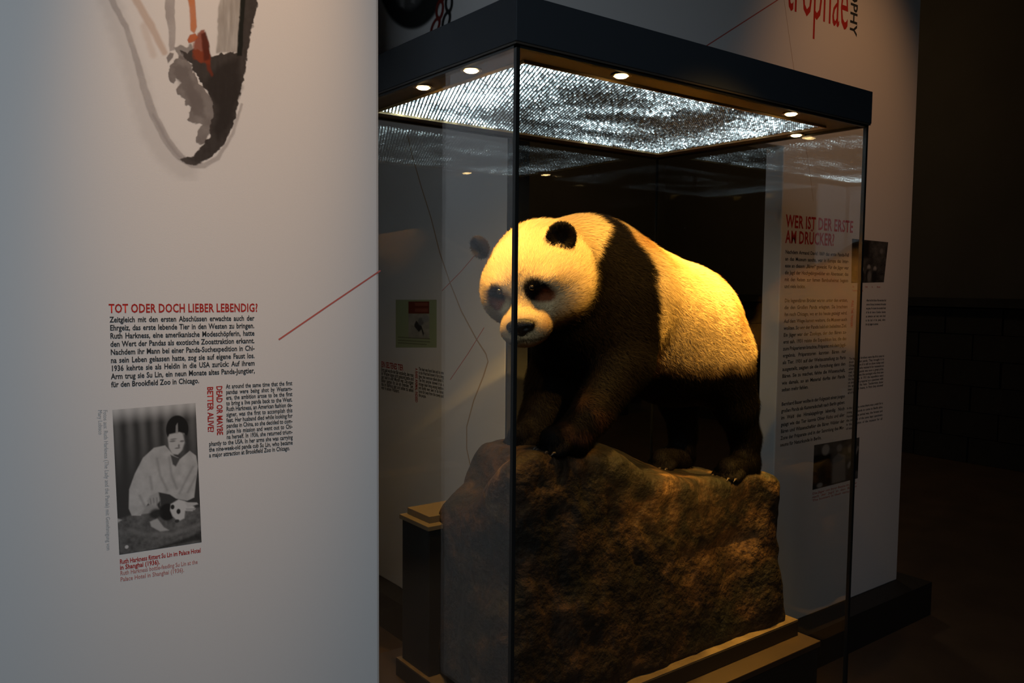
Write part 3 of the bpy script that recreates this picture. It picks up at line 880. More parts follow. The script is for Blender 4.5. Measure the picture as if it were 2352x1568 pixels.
bay = thing('exhibit_panel', 'plain white fabric panel mirrored as a pale strip beside the black case corner', 'exhibit panel', (-0.80, 1.1, 0))
box('fabric_body', -0.85, -0.75, 0.78, 1.452, 0.03, 3.25, M_FABRIC, bay, 0.005)
box('plinth', -0.83, -0.77, 0.80, 1.43, 0.0, 0.03, M_PLINTH, bay)

# ================================================================== the glass display case
L, W, ZB, ZT, GT = 1.274, 0.813, 2.067, 2.162, 0.008
case = thing('display_case', 'tall glass display case with slate cap and sparkling light ceiling', 'display case', (L / 2, W / 2, 0))
o_ = 0.007
cap = box('cap', -o_, L + o_, -o_, W + o_, ZB + 0.004, ZT, M_CAP, case, 0.002)
# soffit ring under the cap
a0, a1, b0, b1 = 0.085, 1.189, 0.085, 0.728
def ring(name, x0, x1, y0, y1, xi0, xi1, yi0, yi1, z0, z1, m, parent):
    v = []
    for z in (z0, z1):
        v += [(x0, y0, z), (x1, y0, z), (x1, y1, z), (x0, y1, z), (xi0, yi0, z), (xi1, yi0, z), (xi1, yi1, z), (xi0, yi1, z)]
    f = []
    for k in range(4):
        n = (k + 1) % 4
        f += [(k, 4 + k, 4 + n, n), (8 + k, 8 + n, 12 + n, 12 + k), (k, n, 8 + n, 8 + k), (4 + k, 12 + k, 12 + n, 4 + n)]
    return mesh_obj(name, v, f, m, parent)
ring('soffit', -0.005, L + 0.005, -0.005, W + 0.005, a0, a1, b0, b1, ZB, ZB + 0.004, M_CAPIN, case)
ring('trim_strip', a0 - 0.004, a1 + 0.004, b0 - 0.004, b1 + 0.004, a0, a1, b0, b1, ZB - 0.006, ZB + 0.0005, M_GOLD, case)
# light ceiling: a dark sheet with rows of little lenses lit from behind
ceil_ = box('light_ceiling', a0, a1, b0, b1, ZB + 0.0005, ZB + 0.0035, mat('ceiling_sheet', (0.05, 0.06, 0.065), 0.25), case)
ceil_['label'] = 'dark sheet studded with glittering white light points'
sp = 0.0102
nx, ny = int((a1 - a0) / sp), int((b1 - b0) / sp)
gx, gy = np.meshgrid(np.arange(nx), np.arange(ny), indexing='ij')
bx_ = a0 + (gx + 0.5 + 0.5 * (gy % 2)) * sp; by_ = b0 + (gy + 0.5) * sp
bx_, by_ = bx_.ravel(), by_.ravel()
ok = bx_ < a1 - 0.003
bx_, by_ = bx_[ok], by_[ok]
nb = len(bx_)
nz = fbm(np.stack([bx_ * 1.0, by_ * 2.2, 0 * bx_], -1), 6.0, 3)
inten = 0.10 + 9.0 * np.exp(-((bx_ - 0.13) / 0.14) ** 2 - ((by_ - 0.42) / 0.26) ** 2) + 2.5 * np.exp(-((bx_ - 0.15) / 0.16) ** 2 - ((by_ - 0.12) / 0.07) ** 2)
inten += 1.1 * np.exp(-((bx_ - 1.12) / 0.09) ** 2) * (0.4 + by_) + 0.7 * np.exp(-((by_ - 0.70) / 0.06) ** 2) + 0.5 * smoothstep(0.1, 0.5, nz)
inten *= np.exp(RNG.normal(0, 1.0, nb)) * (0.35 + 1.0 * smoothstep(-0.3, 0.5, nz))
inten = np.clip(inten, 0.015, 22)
hs_, r_ = 6, 0.0027
tv = []
for (rr, zz) in ((1.0, 0.0), (0.72, -0.75)):
    for k in range(hs_):
        t = 2 * math.pi * k / hs_
        tv.append((rr * math.cos(t), rr * math.sin(t), zz))
tv.append((0, 0, -1.05))
tv = np.array(tv) * r_
tf = []
for k in range(hs_):
    k2 = (k + 1) % hs_
    tf += [(k, hs_ + k, hs_ + k2), (k, hs_ + k2, k2), (hs_ + k, 2 * hs_, hs_ + k2)]
tf = np.array(tf)
ctr = np.stack([bx_, by_, np.full(nb, ZB + 0.0006)], 1)
V = (ctr[:, None, :] + tv[None]).reshape(-1, 3)
Fc = (tf[None] + (np.arange(nb) * len(tv))[:, None, None]).reshape(-1, 3)
colb = np.repeat(inten, len(tv))
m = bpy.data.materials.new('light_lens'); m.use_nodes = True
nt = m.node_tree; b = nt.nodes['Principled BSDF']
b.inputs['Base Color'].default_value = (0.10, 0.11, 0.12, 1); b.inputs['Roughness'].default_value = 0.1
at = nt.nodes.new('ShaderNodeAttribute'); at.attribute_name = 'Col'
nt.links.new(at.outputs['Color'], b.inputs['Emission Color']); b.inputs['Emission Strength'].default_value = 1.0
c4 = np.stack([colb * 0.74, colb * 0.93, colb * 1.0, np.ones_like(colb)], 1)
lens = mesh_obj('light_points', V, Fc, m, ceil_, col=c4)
lens['kind'] = 'stuff'
# panes
zg0, zg1 = 0.004, ZB - 0.0005
pf = box('glass_pane', 0, L, 0, GT, zg0, zg1, M_GLASS, case); pf['label'] = 'long front glass pane'
pl = box('glass_pane', 0, GT, GT + 0.0004, W - GT - 0.0004, zg0, zg1, M_GLASS, case); pl['label'] = 'short glass pane facing the near panel'
pr = box('glass_pane', L - GT, L, GT + 0.0004, W - GT - 0.0004, zg0, zg1, M_GLASS, case); pr['label'] = 'short glass pane at the far end'
pb_ = box('glass_pane', 0, L, W - GT, W, zg0, zg1, M_GLASS, case); pb_['label'] = 'long rear glass pane'
for (x, y, w) in ((-0.0008, -0.0008, 0.0088), (L - 0.0085, -0.0008, 0.0100), (L - 0.006, W - 0.006, 0.0062), (-0.0002, W - 0.006, 0.0062)):
    box('corner_seal', x, x + w, y, y + w, zg0, zg1, M_SEAL, case)
ring('top_seal', -0.0008, L + 0.0008, -0.0008, W + 0.0008, GT + 0.001, L - GT - 0.001, GT + 0.001, W - GT - 0.001, ZB - 0.006, ZB, M_SEAL, case)
box('base', 0.014, 1.258, 0.09, 0.797, 0.0, 0.50, M_BLACK, case)
box('deck', 0.012, 1.262, 0.083, 0.80, 0.50, 0.52, M_DECK, case, 0.002)
# recessed spotlights in the soffit
TGT = Vector((0.62, 0.36, 1.30))
for (x, y, e, tg) in ((0.32, 0.037, 0.50, (0.46, 0.34, 1.40)), (0.955, 0.037, 2.2, (0.90, 0.30, 1.42)), (0.037, 0.21, 0.30, (0.38, 0.28, 1.4)), (0.037, 0.41, 0.65, (0.5, 0.66, 1.2)), (1.237, 0.21, 2.6, (1.05, 0.32, 1.45))):
    v, f = lathe([(0.022, 0.001), (0.024, -0.004), (0.0175, -0.004), (0.0165, -0.002)], 24, (0, 0, 1), (x, y, ZB))
    s = mesh_obj('spotlight', v, f, M_CHROME, case, smooth=False)
    v, f = lathe([(0.0160, -0.0041), (0.0120, -0.0072), (0.004, -0.0085)], 20, (0, 0, 1), (x, y, ZB))
    mesh_obj('lens', v, f, M_WARM, s, smooth=True)
    lamp('spotlight_beam', 'SPOT', (x, y, ZB - 0.012), tg, 38 * e, (1.0, 0.53, 0.095), parent=case,
         spot_size=math.radians(120 if x < 0.4 else 80), spot_blend=1.0, shadow_soft_size=0.014)

# ================================================================== painted rock mount inside the case
rock_thing = thing('rock_mount', 'mottled brown artificial rock on a painted board under the mounted panda', 'rock mount', (0.67, 0.39, 0.52))
box('base_board', 0.10, 1.24, 0.148, 0.655, 0.52, 0.5668, M_BOARD_SHADED, rock_thing, 0.002)
box('board_top', 0.101, 1.239, 0.149, 0.654, 0.5668, 0.57, M_BOARD, rock_thing)
box('back_box', 0.112, 0.56, 0.50, 0.64, 0.57, 0.962, M_BLACK, rock_thing, 0.002)
box('box_lid', 0.106, 0.565, 0.495, 0.646, 0.962, 0.974, M_TAN, rock_thing, 0.001)
pl_ = box('lid_plate', 0.125, 0.55, 0.52, 0.635, 0.974, 0.992, M_TAN, rock_thing, 0.001)

def curve_xz(pts, y):
    P = np.array([on_y(a, b, y) for a, b in pts])
    return P[:, 0], P[:, 2]
FX, FZ = curve_xz([(1150, 1075), (1190, 1047), (1222, 1031), (1290, 1034), (1335, 1036), (1412, 1028), (1440, 1045), (1490, 1086), (1540, 1083), (1582, 1096), (1690, 1096), (1740, 1080), (1785, 1084)], 0.215)
BX, BZ = curve_xz([(968, 1275), (1000, 1205), (1052, 1150), (1096, 1110), (1116, 1048), (1136, 1022), (1175, 1012), (1260, 1012), (1370, 1018), (1430, 1046), (1490, 1074), (1570, 1080), (1650, 1076)], 0.47)
def rock_h(p):
    t = smoothstep(0.22, 0.44, p[:, 1])
    return np.interp(p[:, 0], FX, FZ) * (1 - t) + np.interp(p[:, 0], BX, BZ) * t
def smax(a, b, k):
    h = np.clip(0.5 - 0.5 * (b - a) / k, 0, 1)
    return b + (a - b) * h + k * h * (1 - h)
def smin(a, b, k): return -smax(-a, -b, k)
PAWS = []
def rock_sdf(p):
    q = p * np.array([1, 1, 0.8])
    disp = 0.055 * fbm(q, 3.6, 4, 0.55)
    ridg = 0.020 * np.abs(fbm(q + 9, 7.0, 3))
    z = p[:, 2]
    flare = 0.03 * smoothstep(0.95, 0.57, z)
    top = (z - rock_h(p) - 0.25 * disp) * 0.8
    front = (0.205 - flare * 0.8 - p[:, 1]) + disp + ridg
    left = (0.155 - flare - p[:, 0]) * 0.95 + disp * 0.8 + ridg
    right = p[:, 0] - 1.212 - 0.2 * flare + disp * 0.5
    back = p[:, 1] - 0.545
    d = smax(front, left, 0.07)
    d = smax(d, right, 0.05)
    d = smax(d, back, 0.03)
    # gully on the right half of the front face
    d = smax(d, -(np.hypot((p[:, 0] - 0.98) / 1.6, (p[:, 1] - 0.13)) - 0.10 + 0.25 * np.abs(z - 0.84)) * 0.8, 0.05)
    d = smax(d, top, 0.045)
    for (c, r) in PAWS:      # hollows where the paws rest
        d = np.maximum(d, (r - np.linalg.norm((p - c) * np.array([0.8, 0.8, 1]), axis=1)))
    return smax(d, 0.5702 - z, 0.004)

# ================================================================== the mounted panda
def rcone(p, a, b, ra, rb):
    a, b = np.asarray(a, float), np.asarray(b, float)
    ab = b - a
    t = np.clip(((p - a) @ ab) / (ab @ ab), 0, 1)
    return np.linalg.norm(p - a - t[:, None] * ab, axis=1) - (ra + (rb - ra) * t)
def ell(p, c, r, R=None):
    q = p - np.asarray(c)
    if R is not None:
        q = q @ R
    r = np.asarray(r, float)
    k0 = np.linalg.norm(q / r, axis=1); k1 = np.linalg.norm(q / (r * r), axis=1)
    return k0 * (k0 - 1) / np.maximum(k1, 1e-6)
A = on_y
HC = A(1232, 648, 0.275)
f0 = np.array([-0.849, -0.555, 0]); f0 /= np.linalg.norm(f0); l0 = np.array([-f0[1], f0[0], 0])
pt, rl = math.radians(20), math.radians(8)
hf = math.cos(pt) * f0 + np.array([0, 0, -math.sin(pt)])
hl = l0; hu = np.cross(hf, hl)
hl, hu = math.cos(rl) * hl + math.sin(rl) * hu, math.cos(rl) * hu - math.sin(rl) * hl
HR = np.stack([hl, hf, hu], 1)            # columns: lateral, forward, up
def H(l, f, u): return HC + HR @ np.array([l, f, u])
def head_sdf(p):
    d = ell(p, H(0.004, -0.012, 0.020), (0.124, 0.128, 0.096), HR)
    for s in (-1, 1):
        d = smin(d, ell(p, H(s * 0.066, 0.014, -0.020), (0.068, 0.076, 0.070), HR), 0.05)
    d = smin(d, rcone(p, H(0, 0.06, -0.036), H(0, 0.140, -0.058), 0.068, 0.047), 0.035)
    d = smin(d, rcone(p, H(0, 0.07, -0.054), H(0, 0.134, -0.078), 0.046, 0.026), 0.02)
    for s in (-1, 1):
        d = smin(d, ell(p, H(s * 0.026, 0.128, -0.066), (0.036, 0.044, 0.034), HR), 0.02)
        d = smin(d, ell(p, H(s * 0.048, 0.088, 0.028), (0.030, 0.022, 0.020), HR), 0.03)
        d = smax(d, -ell(p, H(s * 0.050, 0.120, -0.004), (0.022, 0.022, 0.018), HR), 0.02)
    return d
S_SH = A(1352, 664, 0.36)
S_T2 = A(1542, 764, 0.385)
FL = [(A(1440, 690, 0.27), 0.112), (A(1428, 832, 0.240), 0.076), (A(1362, 948, 0.228), 0.046), (A(1318, 1003, 0.235), 0.043), (A(1272, 1012, 0.238), 0.036)]
FR_ = [(A(1325, 730, 0.45), 0.110), (A(1275, 880, 0.47), 0.076), (A(1240, 970, 0.46), 0.055), (A(1222, 1000, 0.45), 0.044), (A(1195, 1003, 0.44), 0.035)]
HL = [(A(1648, 832, 0.29), 0.110), (A(1690, 930, 0.27), 0.062), (A(1712, 1006, 0.278), 0.043), (A(1712, 1066, 0.265), 0.040), (A(1674, 1076, 0.25), 0.034)]
HRr = [(A(1560, 830, 0.50), 0.105), (A(1560, 920, 0.51), 0.062), (A(1570, 990, 0.52), 0.043), (A(1565, 1046, 0.51), 0.040), (A(1520, 1054, 0.50), 0.034)]
def toes(leg):
    (w, rw), (t, rt) = leg[-2], leg[-1]
    d = normed(t - w); d[2] = 0; d = normed(d)
    side = np.array([-d[1], d[0], 0])
    out = []
    for k in range(5):
        s = (k - 2) * 0.019
        b = t + side * s + np.array([0, 0, -0.012]) - d * 0.004 * abs(k - 2)
        out.append((b, b + d * (0.030 - 0.004 * abs(k - 2)) + np.array([0, 0, -0.010])))
    return out
LEGS = [FL, FR_, HL, HRr]
TOES = [toes(l) for l in LEGS]
def trunk_sdf(p):
    d = ell(p, S_SH, (0.170, 0.175, 0.184))
    d = smin(d, rcone(p, S_SH + np.array([0.11, 0, -0.032]), S_T2, 0.180, 0.203), 0.07)
    d = smin(d, ell(p, S_T2 + np.array([0.02, -0.005, -0.01]), (0.192, 0.180, 0.203)), 0.05)
    d = smin(d, rcone(p, H(0, -0.07, 0.025), S_SH + np.array([-0.01, 0, 0.055]), 0.105, 0.130), 0.06)
    d = smin(d, rcone(p, H(0, -0.05, -0.04), S_SH + np.array([-0.05, -0.01, -0.08]), 0.09, 0.140), 0.06)
    for leg, k in zip(LEGS, (0.05, 0.06, 0.06, 0.06)):
        for i in range(len(leg) - 1):
            d = smin(d, rcone(p, leg[i][0], leg[i + 1][0], leg[i][1], leg[i + 1][1]), k if i == 0 else 0.025)
    for tt in TOES:
        for a, b in tt:
            d = smin(d, rcone(p, a, b, 0.0135, 0.011), 0.010)
    tail = S_T2 + np.array([0.19, 0.0, 0.02])
    return smin(d, rcone(p, tail, tail + np.array([0.010, 0.01, -0.07]), 0.035, 0.02), 0.03)
def panda_sdf(p):
    return smin(head_sdf(p), trunk_sdf(p), 0.05)
for leg in LEGS:
    for k in (-2, -1):
        c, r = leg[k]
        PAWS.append((c + np.array([0, 0, 0.004]), r + 0.001))
def raycast(px, py, fn=panda_sdf, t0=1.5, t1=3.6):
    d = ray(px, py); d = d / np.linalg.norm(d)
    t = t0
    for _ in range(120):
        s = fn((CAM + d * t)[None])[0]
        if s < 0.0008: return CAM + d * t
        t += s * 0.8
        if t > t1: break
    return None

# rock mesh (after the paws, whose hollows it carries)
rv, rf = surface_nets(rock_sdf, (0.05, 0.08, 0.55), (1.30, 0.66, 1.32), 0.0085)
rv = snap(rock_sdf, rv, 1)
rv = rv + 0.0035 * (fbm(rv, 38.0, 3)[:, None]) * normed(grad(rock_sdf, rv))
m = bpy.data.materials.new('painted_rock'); m.use_nodes = True
nt = m.node_tree; b = nt.nodes['Principled BSDF']; Lk = nt.links.new
b.inputs['Roughness'].default_value = 0.72; b.inputs['Specular IOR Level'].default_value = 0.35
tc = nt.nodes.new('ShaderNodeTexCoord')
def ramp_noise(scale, stops, detail=8, rough=0.65):
    n = nt.nodes.new('ShaderNodeTexNoise'); n.inputs['Scale'].default_value = scale
    n.inputs['Detail'].default_value = detail; n.inputs['Roughness'].default_value = rough
    n.inputs['Distortion'].default_value = 1.2
    Lk(tc.outputs['Object'], n.inputs['Vector'])
    r = nt.nodes.new('ShaderNodeValToRGB')
    while len(r.color_ramp.elements) < len(stops): r.color_ramp.elements.new(0.5)
    for e, (pos, c) in zip(r.color_ramp.elements, stops):
        e.position = pos; e.color = (*c, 1)
    Lk(n.outputs['Fac'], r.inputs['Fac'])
    return r, n
r1, n1 = ramp_noise(2.8, [(0.36, (0.008, 0.007, 0.006)), (0.47, (0.032, 0.020, 0.012)), (0.55, (0.11, 0.060, 0.028)), (0.66, (0.36, 0.23, 0.11))])
r2, n2 = ramp_noise(2.2, [(0.42, (0, 0, 0)), (0.62, (1, 1, 1))])
r3, n3 = ramp_noise(8.0, [(0.38, (0.16, 0.155, 0.15)), (0.64, (0.95, 0.86, 0.76))])
mx = nt.nodes.new('ShaderNodeMix'); mx.data_type = 'RGBA'; mx.blend_type = 'MIX'
Lk(r2.outputs['Color'], mx.inputs[0]); Lk(r1.outputs['Color'], mx.inputs[6]); mx.inputs[7].default_value = (0.018, 0.020, 0.013, 1)
mu = nt.nodes.new('ShaderNodeMix'); mu.data_type = 'RGBA'; mu.blend_type = 'MULTIPLY'; mu.inputs[0].default_value = 1
Lk(mx.outputs[2], mu.inputs[6]); Lk(r3.outputs['Color'], mu.inputs[7])
Lk(mu.outputs[2], b.inputs['Base Color'])
bp = nt.nodes.new('ShaderNodeBump'); bp.inputs['Strength'].default_value = 0.8; bp.inputs['Distance'].default_value = 0.012
n4 = nt.nodes.new('ShaderNodeTexNoise'); n4.inputs['Scale'].default_value = 55; n4.inputs['Detail'].default_value = 8
Lk(tc.outputs['Object'], n4.inputs['Vector']); Lk(n4.outputs['Fac'], bp.inputs['Height']); Lk(bp.outputs['Normal'], b.inputs['Normal'])
mesh_obj('rock', rv, rf, m, rock_thing, smooth=True)

# ---- panda body
panda = thing('mounted_panda', 'mounted giant panda standing on the rock inside the glass case', 'panda', (0.72, 0.36, 1.02))
h = 0.0085
pv, pq = surface_nets(panda_sdf, (0.03, 0.02, 0.90), (1.262, 0.72, 1.90), h)
pv = snap(panda_sdf, pv, 2)

def safe(px, py, fb):
    r = raycast(px, py)
    return r if r is not None else fb
bf = [safe(*q, A(*q, 0.3)) for q in ((1396, 516), (1384, 548), (1366, 600), (1356, 640), (1326, 690), (1300, 715))]
br = [safe(*q, A(*q, 0.3)) for q in ((1452, 545), (1474, 570), (1499, 612), (1508, 660), (1511, 720), (1511, 780), (1502, 840))]
BFz, BFx = np.array([q[2] for q in bf][::-1]), np.array([q[0] for q in bf][::-1])
BRz, BRx = np.array([q[2] for q in br][::-1]), np.array([q[0] for q in br][::-1])
zb1 = raycast(1560, 838)[2]; zb2 = raycast(1700, 872)
zsl = 0.02
eyeR, eyeL = raycast(1238, 668), raycast(1141, 683)
noseP = raycast(1194, 750)
eR_ = raycast(1289, 546)
earR0, earL0 = eR_ - normed(ray(1289, 543)) * 0.016, on_plane(1103, 568, H(0, 0.0, 0), hf)
CREAM = np.array([0.74, 0.55, 0.31]); BLACKF = np.array([0.0055, 0.0042, 0.0038]); BROWN = np.array([0.24, 0.075, 0.030])
def fur_color(p):
    n = len(p)
    nz_ = fbm(p, 22, 3)
    nl = fbm(p, 5, 3)
    hd, td = head_sdf(p), trunk_sdf(p)
    head = smoothstep(0.03, -0.03, hd - td + 0.008)
    z, x = p[:, 2], p[:, 0]
    wob = 0.010 * nz_
    xf = np.interp(z, BFz, BFx); xr = np.interp(z, BRz, BRx)
    xf = np.where(z < BFz[0], xf - (BFz[0] - z) * 3.0, xf)
    xr = np.where(z < BRz[0], xr - (BRz[0] - z) * 0.25, xr)
    band = smoothstep(-0.009, 0.009, x - xf + wob) * smoothstep(0.008, -0.008, x - xr + wob)
    low = smoothstep(zb1 + 0.02, zb1 - 0.035, z + wob * 1.8 - zsl * (x - 0.9)) * smoothstep(0.0, 0.02, x - xr + 0.02)  # black hind legs, plus belly shade put into the fur colour
    black = np.clip(band + low, 0, 1) * (1 - head)
    col = CREAM * (1 + 0.14 * nl + 0.12 * nz_)[:, None]
    # soiled ochre patches
    col = col * (1 - 0.42 * smoothstep(0.05, 0.55, fbm(p + 5, 8, 3))[:, None] * np.array([0.4, 0.9, 1.4]))
    # darker smudges on the face around eyes and jaw
    blk = BLACKF * (1 + 0.4 * nz_)[:, None]
    fore = smoothstep(0.12, 0.02, np.abs(x - 0.36)) * smoothstep(1.36, 1.24, z) * smoothstep(0.40, 0.3, p[:, 1])
    blk = blk + np.array([0.05, 0.020, 0.009]) * (fore * smoothstep(-0.2, 0.5, nz_))[:, None]
    # brownish fringe where white meets the dark hind legs and the painted belly shade
    edge = 4 * low * (1 - low) * (1 - head)
    col = col * (1 - black)[:, None] + blk * black[:, None]
    col = col * (1 - 0.5 * edge)[:, None] + 0.5 * edge[:, None] * np.array([0.20, 0.11, 0.05])
    for e, side in ((eyeR, 1), (eyeL, -1)):
        if e is None: continue
        q = (p - e) @ HR
        a = math.radians(38 if side > 0 else 62) * side
        ql = q[:, 0] * math.cos(a) - q[:, 2] * math.sin(a) * 1.0
        qu = q[:, 0] * math.sin(a) + q[:, 2] * math.cos(a)
        patch = smoothstep(1.10, 0.90, np.hypot(ql / (0.040 if side > 0 else 0.036), qu / (0.028 if side > 0 else 0.023)) + 0.18 * nz_) * (q[:, 1] > -0.05)
        red = smoothstep(-0.004, 0.012, ql * side) * smoothstep(0.010, -0.004, q[:, 2])
        pc = BLACKF * 1.2 * (1 - red)[:, None] + BROWN * red[:, None]
        col = col * (1 - patch)[:, None] + pc * patch[:, None]
        smud = smoothstep(1.6, 0.8, np.hypot((q[:, 0] - 0.045 * side) / 0.035, (q[:, 2] - 0.004) / 0.016)) * 0.35 * (0.5 + nz_)
        col = col * (1 - np.clip(smud, 0, 0.6))[:, None]
    if noseP is not None:
        q = (p - noseP) @ HR
        nm = smoothstep(1.2, 0.8, np.hypot(q[:, 0] / 0.034, (q[:, 2] + 0.004) / 0.017))
        col = col * (1 - nm)[:, None] + np.array([0.015, 0.012, 0.011]) * nm[:, None]
        mo = smoothstep(0.006, 0.002, np.abs(q[:, 2] + 0.034 + 0.25 * np.abs(q[:, 0]))) * smoothstep(0.05, 0.03, np.abs(q[:, 0])) * (q[:, 1] > -0.07)
        col = col * (1 - 0.7 * mo)[:, None]
    return np.clip(col, 0.002, 0.95), black, head
pc, pblack, phead = fur_color(pv)
M_FUR = mat_attr('panda_fur', 0.75, 0.10)
M_HAIR = mat_attr('panda_hair', 0.65, 0.08)
mesh_obj('body', pv, pq, M_FUR, panda, smooth=True, col=np.concatenate([pc, np.ones((len(pc), 1))], 1))

# ---- fur strands
def strands(nrm_v, tri_v, quads, count, length, fn_col, seed, sdf, comb, lift, width):
    rg = np.random.default_rng(seed)
    a, b_, c, d = (tri_v[quads[:, i]] for i in range(4))
    area = np.linalg.norm(np.cross(c - a, d - b_), axis=1) / 2
    pick = rg.choice(len(quads), count, p=area / area.sum())
    u, w = rg.random((count, 1)), rg.random((count, 1))
    P = (a[pick] * (1 - u) + b_[pick] * u) * (1 - w) + (d[pick] * (1 - u) + c[pick] * u) * w
    N = (nrm_v[quads[pick, 0]] * (1 - u) + nrm_v[quads[pick, 1]] * u) * (1 - w) + (nrm_v[quads[pick, 3]] * (1 - u) + nrm_v[quads[pick, 2]] * u) * w
    N = normed(N)
    def lerp(a_):
        a_ = a_ if a_.ndim == 2 else a_[:, None]
        return (a_[quads[pick, 0]] * (1 - u) + a_[quads[pick, 1]] * u) * (1 - w) + (a_[quads[pick, 3]] * (1 - u) + a_[quads[pick, 2]] * u) * w
    cm = lerp(comb(tri_v))
    T = normed(cm - (cm * N).sum(1, keepdims=True) * N + 1e-5)
    T = normed(T + 0.25 * fbm(P, 16, 2)[:, None] * np.cross(N, T) + rg.normal(0, 0.30, (count, 3)))
    T = normed(T - (T * N).sum(1, keepdims=True) * N)
    B = np.cross(N, T)
    ln = lerp(length(tri_v)) * rg.uniform(0.55, 1.2, (count, 1))
    lf = lerp(lift(tri_v)) * rg.uniform(0.5, 1.5, (count, 1))
    w_ = lerp(width(tri_v)) * rg.uniform(0.7, 1.3, (count, 1)) / 2
    r0 = P - N * 0.002
    mid = P + ln * 0.5 * (T * (1 - lf * 0.5) + N * lf)
    tip = P + ln * (T * (1 - lf * 0.4) + N * lf * 0.72)
    V = np.stack([r0 - B * w_, r0 + B * w_, mid + B * w_ * 0.75, mid - B * w_ * 0.75, tip], 1).reshape(-1, 3)
    i0 = np.arange(count)[:, None] * 5
    Fq = np.concatenate([i0 + np.array([[0, 2, 1]]), i0 + np.array([[0, 3, 2]]), i0 + np.array([[3, 4, 2]])], 0)
    colr, _, _ = fn_col(P)
    colr = colr * rg.uniform(0.84, 1.16, (count, 1))
    C = np.repeat(np.concatenate([np.clip(colr, 0.002, 0.95), np.ones((count, 1))], 1), 5, 0)
    VN = np.repeat(normed(N + 0.35 * T + rg.normal(0, 0.15, (count, 3))), 5, 0)
    return V, Fq, C, VN
def comb(p):
    hd = head_sdf(p) < trunk_sdf(p)
    face = p - H(0, 0.20, -0.05)
    body = np.array([0.75, 0.0, -0.65]) + np.stack([0 * p[:, 0], -0.2 * (0.37 - p[:, 1]), 0 * p[:, 0]], 1)
    low = smoothstep(1.32, 1.18, p[:, 2])[:, None]
    body = body * (1 - low) + np.array([-0.1, 0, -1.0]) * low
    return np.where(hd[:, None], normed(face), body)
def flen(p):
    hd = smoothstep(0.04, -0.04, head_sdf(p) - trunk_sdf(p))
    muz = smoothstep(0.16, 0.05, np.linalg.norm(p - H(0, 0.14, -0.06), axis=1))
    legs = smoothstep(1.36, 1.16, p[:, 2])
    paw = smoothstep(0.10, 0.04, np.min([np.linalg.norm(p - l[-1][0], axis=1) for l in LEGS], axis=0))
    b = 0.026 * (1 - hd) + 0.017 * hd
    b = b * (1 - 0.62 * muz * hd)
    b = b * (1 - 0.25 * legs * (1 - hd)) * (1 - 0.5 * paw)
    return b
def flift(p):
    hd = smoothstep(0.04, -0.04, head_sdf(p) - trunk_sdf(p))
    return 0.30 + 0.10 * hd
pn = normed(grad(panda_sdf, pv))
hv, hf_, hc, hn = strands(pn, pv, pq, 290000, flen, fur_color, 11, panda_sdf, comb, flift, lambda p: 0.00115 - 0.0003 * (head_sdf(p) < trunk_sdf(p)))
fur = mesh_obj('fur', hv, hf_, M_HAIR, panda, smooth=True, col=hc)
fur['kind'] = 'stuff'
fur.data.normals_split_custom_set_from_vertices(hn.astype(np.float32))

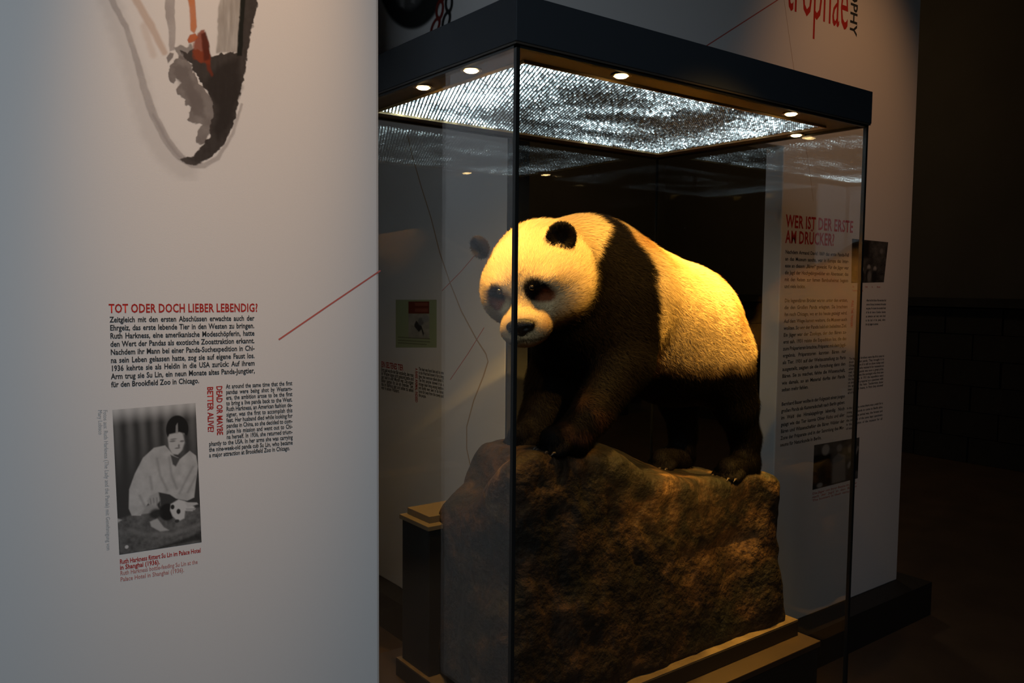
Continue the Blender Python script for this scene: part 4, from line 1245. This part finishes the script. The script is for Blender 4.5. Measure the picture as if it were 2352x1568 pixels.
# ---- ears, eyes, nose, claws
def ear(center, side, rx, rz):
    to_cam = normed(CAM - center)
    nrm = normed(hf * 0.8 + hl * 0.45 * side + hu * 0.2)
    up = normed(center - H(0.02 * side, 0, 0.0)); up = normed(up - (up @ nrm) * nrm)
    lat = np.cross(up, nrm)
    R = np.stack([lat, nrm, up], 1)
    def sdf(p):
        d = ell(p, center, (rx, 0.016, rz), R)
        return smax(d, -ell(p, center + nrm * 0.016, (rx * 0.72, 0.013, rz * 0.72), R), 0.008)
    lo, hi = center - 0.06, center + 0.06
    v, q = surface_nets(sdf, lo, hi, 0.0035)
    v = snap(sdf, v, 1)
    cc = np.tile(np.array([[0.012, 0.010, 0.009, 1.0]]), (len(v), 1))
    e = mesh_obj('ear', v, q, M_FUR, panda, smooth=True, col=cc)
    def cf(P): return np.tile(np.array([[0.013, 0.010, 0.008]]), (len(P), 1)) * (1 + 0.5 * fbm(P, 40, 2))[:, None], None, None
    V, Fq, C, VN = strands(normed(grad(sdf, v)), v, q, 5200, lambda p: np.full(len(p), 0.016), cf, 5 + side, sdf, lambda p: normed(p - center + up * 0.012), lambda p: np.full(len(p), 0.5), lambda p: np.full(len(p), 0.0010))
    s = mesh_obj('ear_fur', V, Fq, M_HAIR, e, smooth=True, col=C)
    s['kind'] = 'stuff'
ear(earR0, 1, 0.030, 0.031)
ear(earL0, -1, 0.017, 0.024)
M_EYE = mat('glass_eye', (0.012, 0.008, 0.006), 0.06, spec=0.8)
for px, py in ((1222, 660), (1147, 669)):
    e = raycast(px, py)
    if e is not None:
        v, f = ellipsoid(e + hf * 0.001, (0.0070, 0.0070, 0.0070), 18, 12)
        mesh_obj('eye', v, f, M_EYE, panda, smooth=True)
M_NOSE = mat('black_nose', (0.014, 0.011, 0.010), 0.38, bump=(400, 0.3))
if noseP is not None:
    NC = noseP
    def nose_sdf(p):
        d = ell(p, NC - hf * 0.004, (0.035, 0.014, 0.017), HR)
        d = smin(d, ell(p, NC - hf * 0.004 - hu * 0.012, (0.012, 0.010, 0.014), HR), 0.008)
        for s in (-1, 1):
            d = smax(d, -ell(p, NC + hl * s * 0.018 + hf * 0.009 - hu * 0.004, (0.008, 0.007, 0.005), HR), 0.004)
        return d
    v, q = surface_nets(nose_sdf, NC - 0.045, NC + 0.045, 0.0025)
    mesh_obj('nose', snap(nose_sdf, v, 1), q, M_NOSE, panda, smooth=True)
M_CLAW = mat('pale_claw', (0.05, 0.036, 0.026), 0.4)
for tt in TOES:
    for a, b in tt:
        d = normed(b - a); d[2] = 0; d = normed(d)
        path = [b + d * 0.004, b + d * 0.016 + np.array([0, 0, 0.001]), b + d * 0.026 + np.array([0, 0, -0.006])]
        v, f = tube_mesh(path, [0.0045, 0.0035, 0.0008], 6)
        mesh_obj('claw', v, f, M_CLAW, panda, smooth=True)
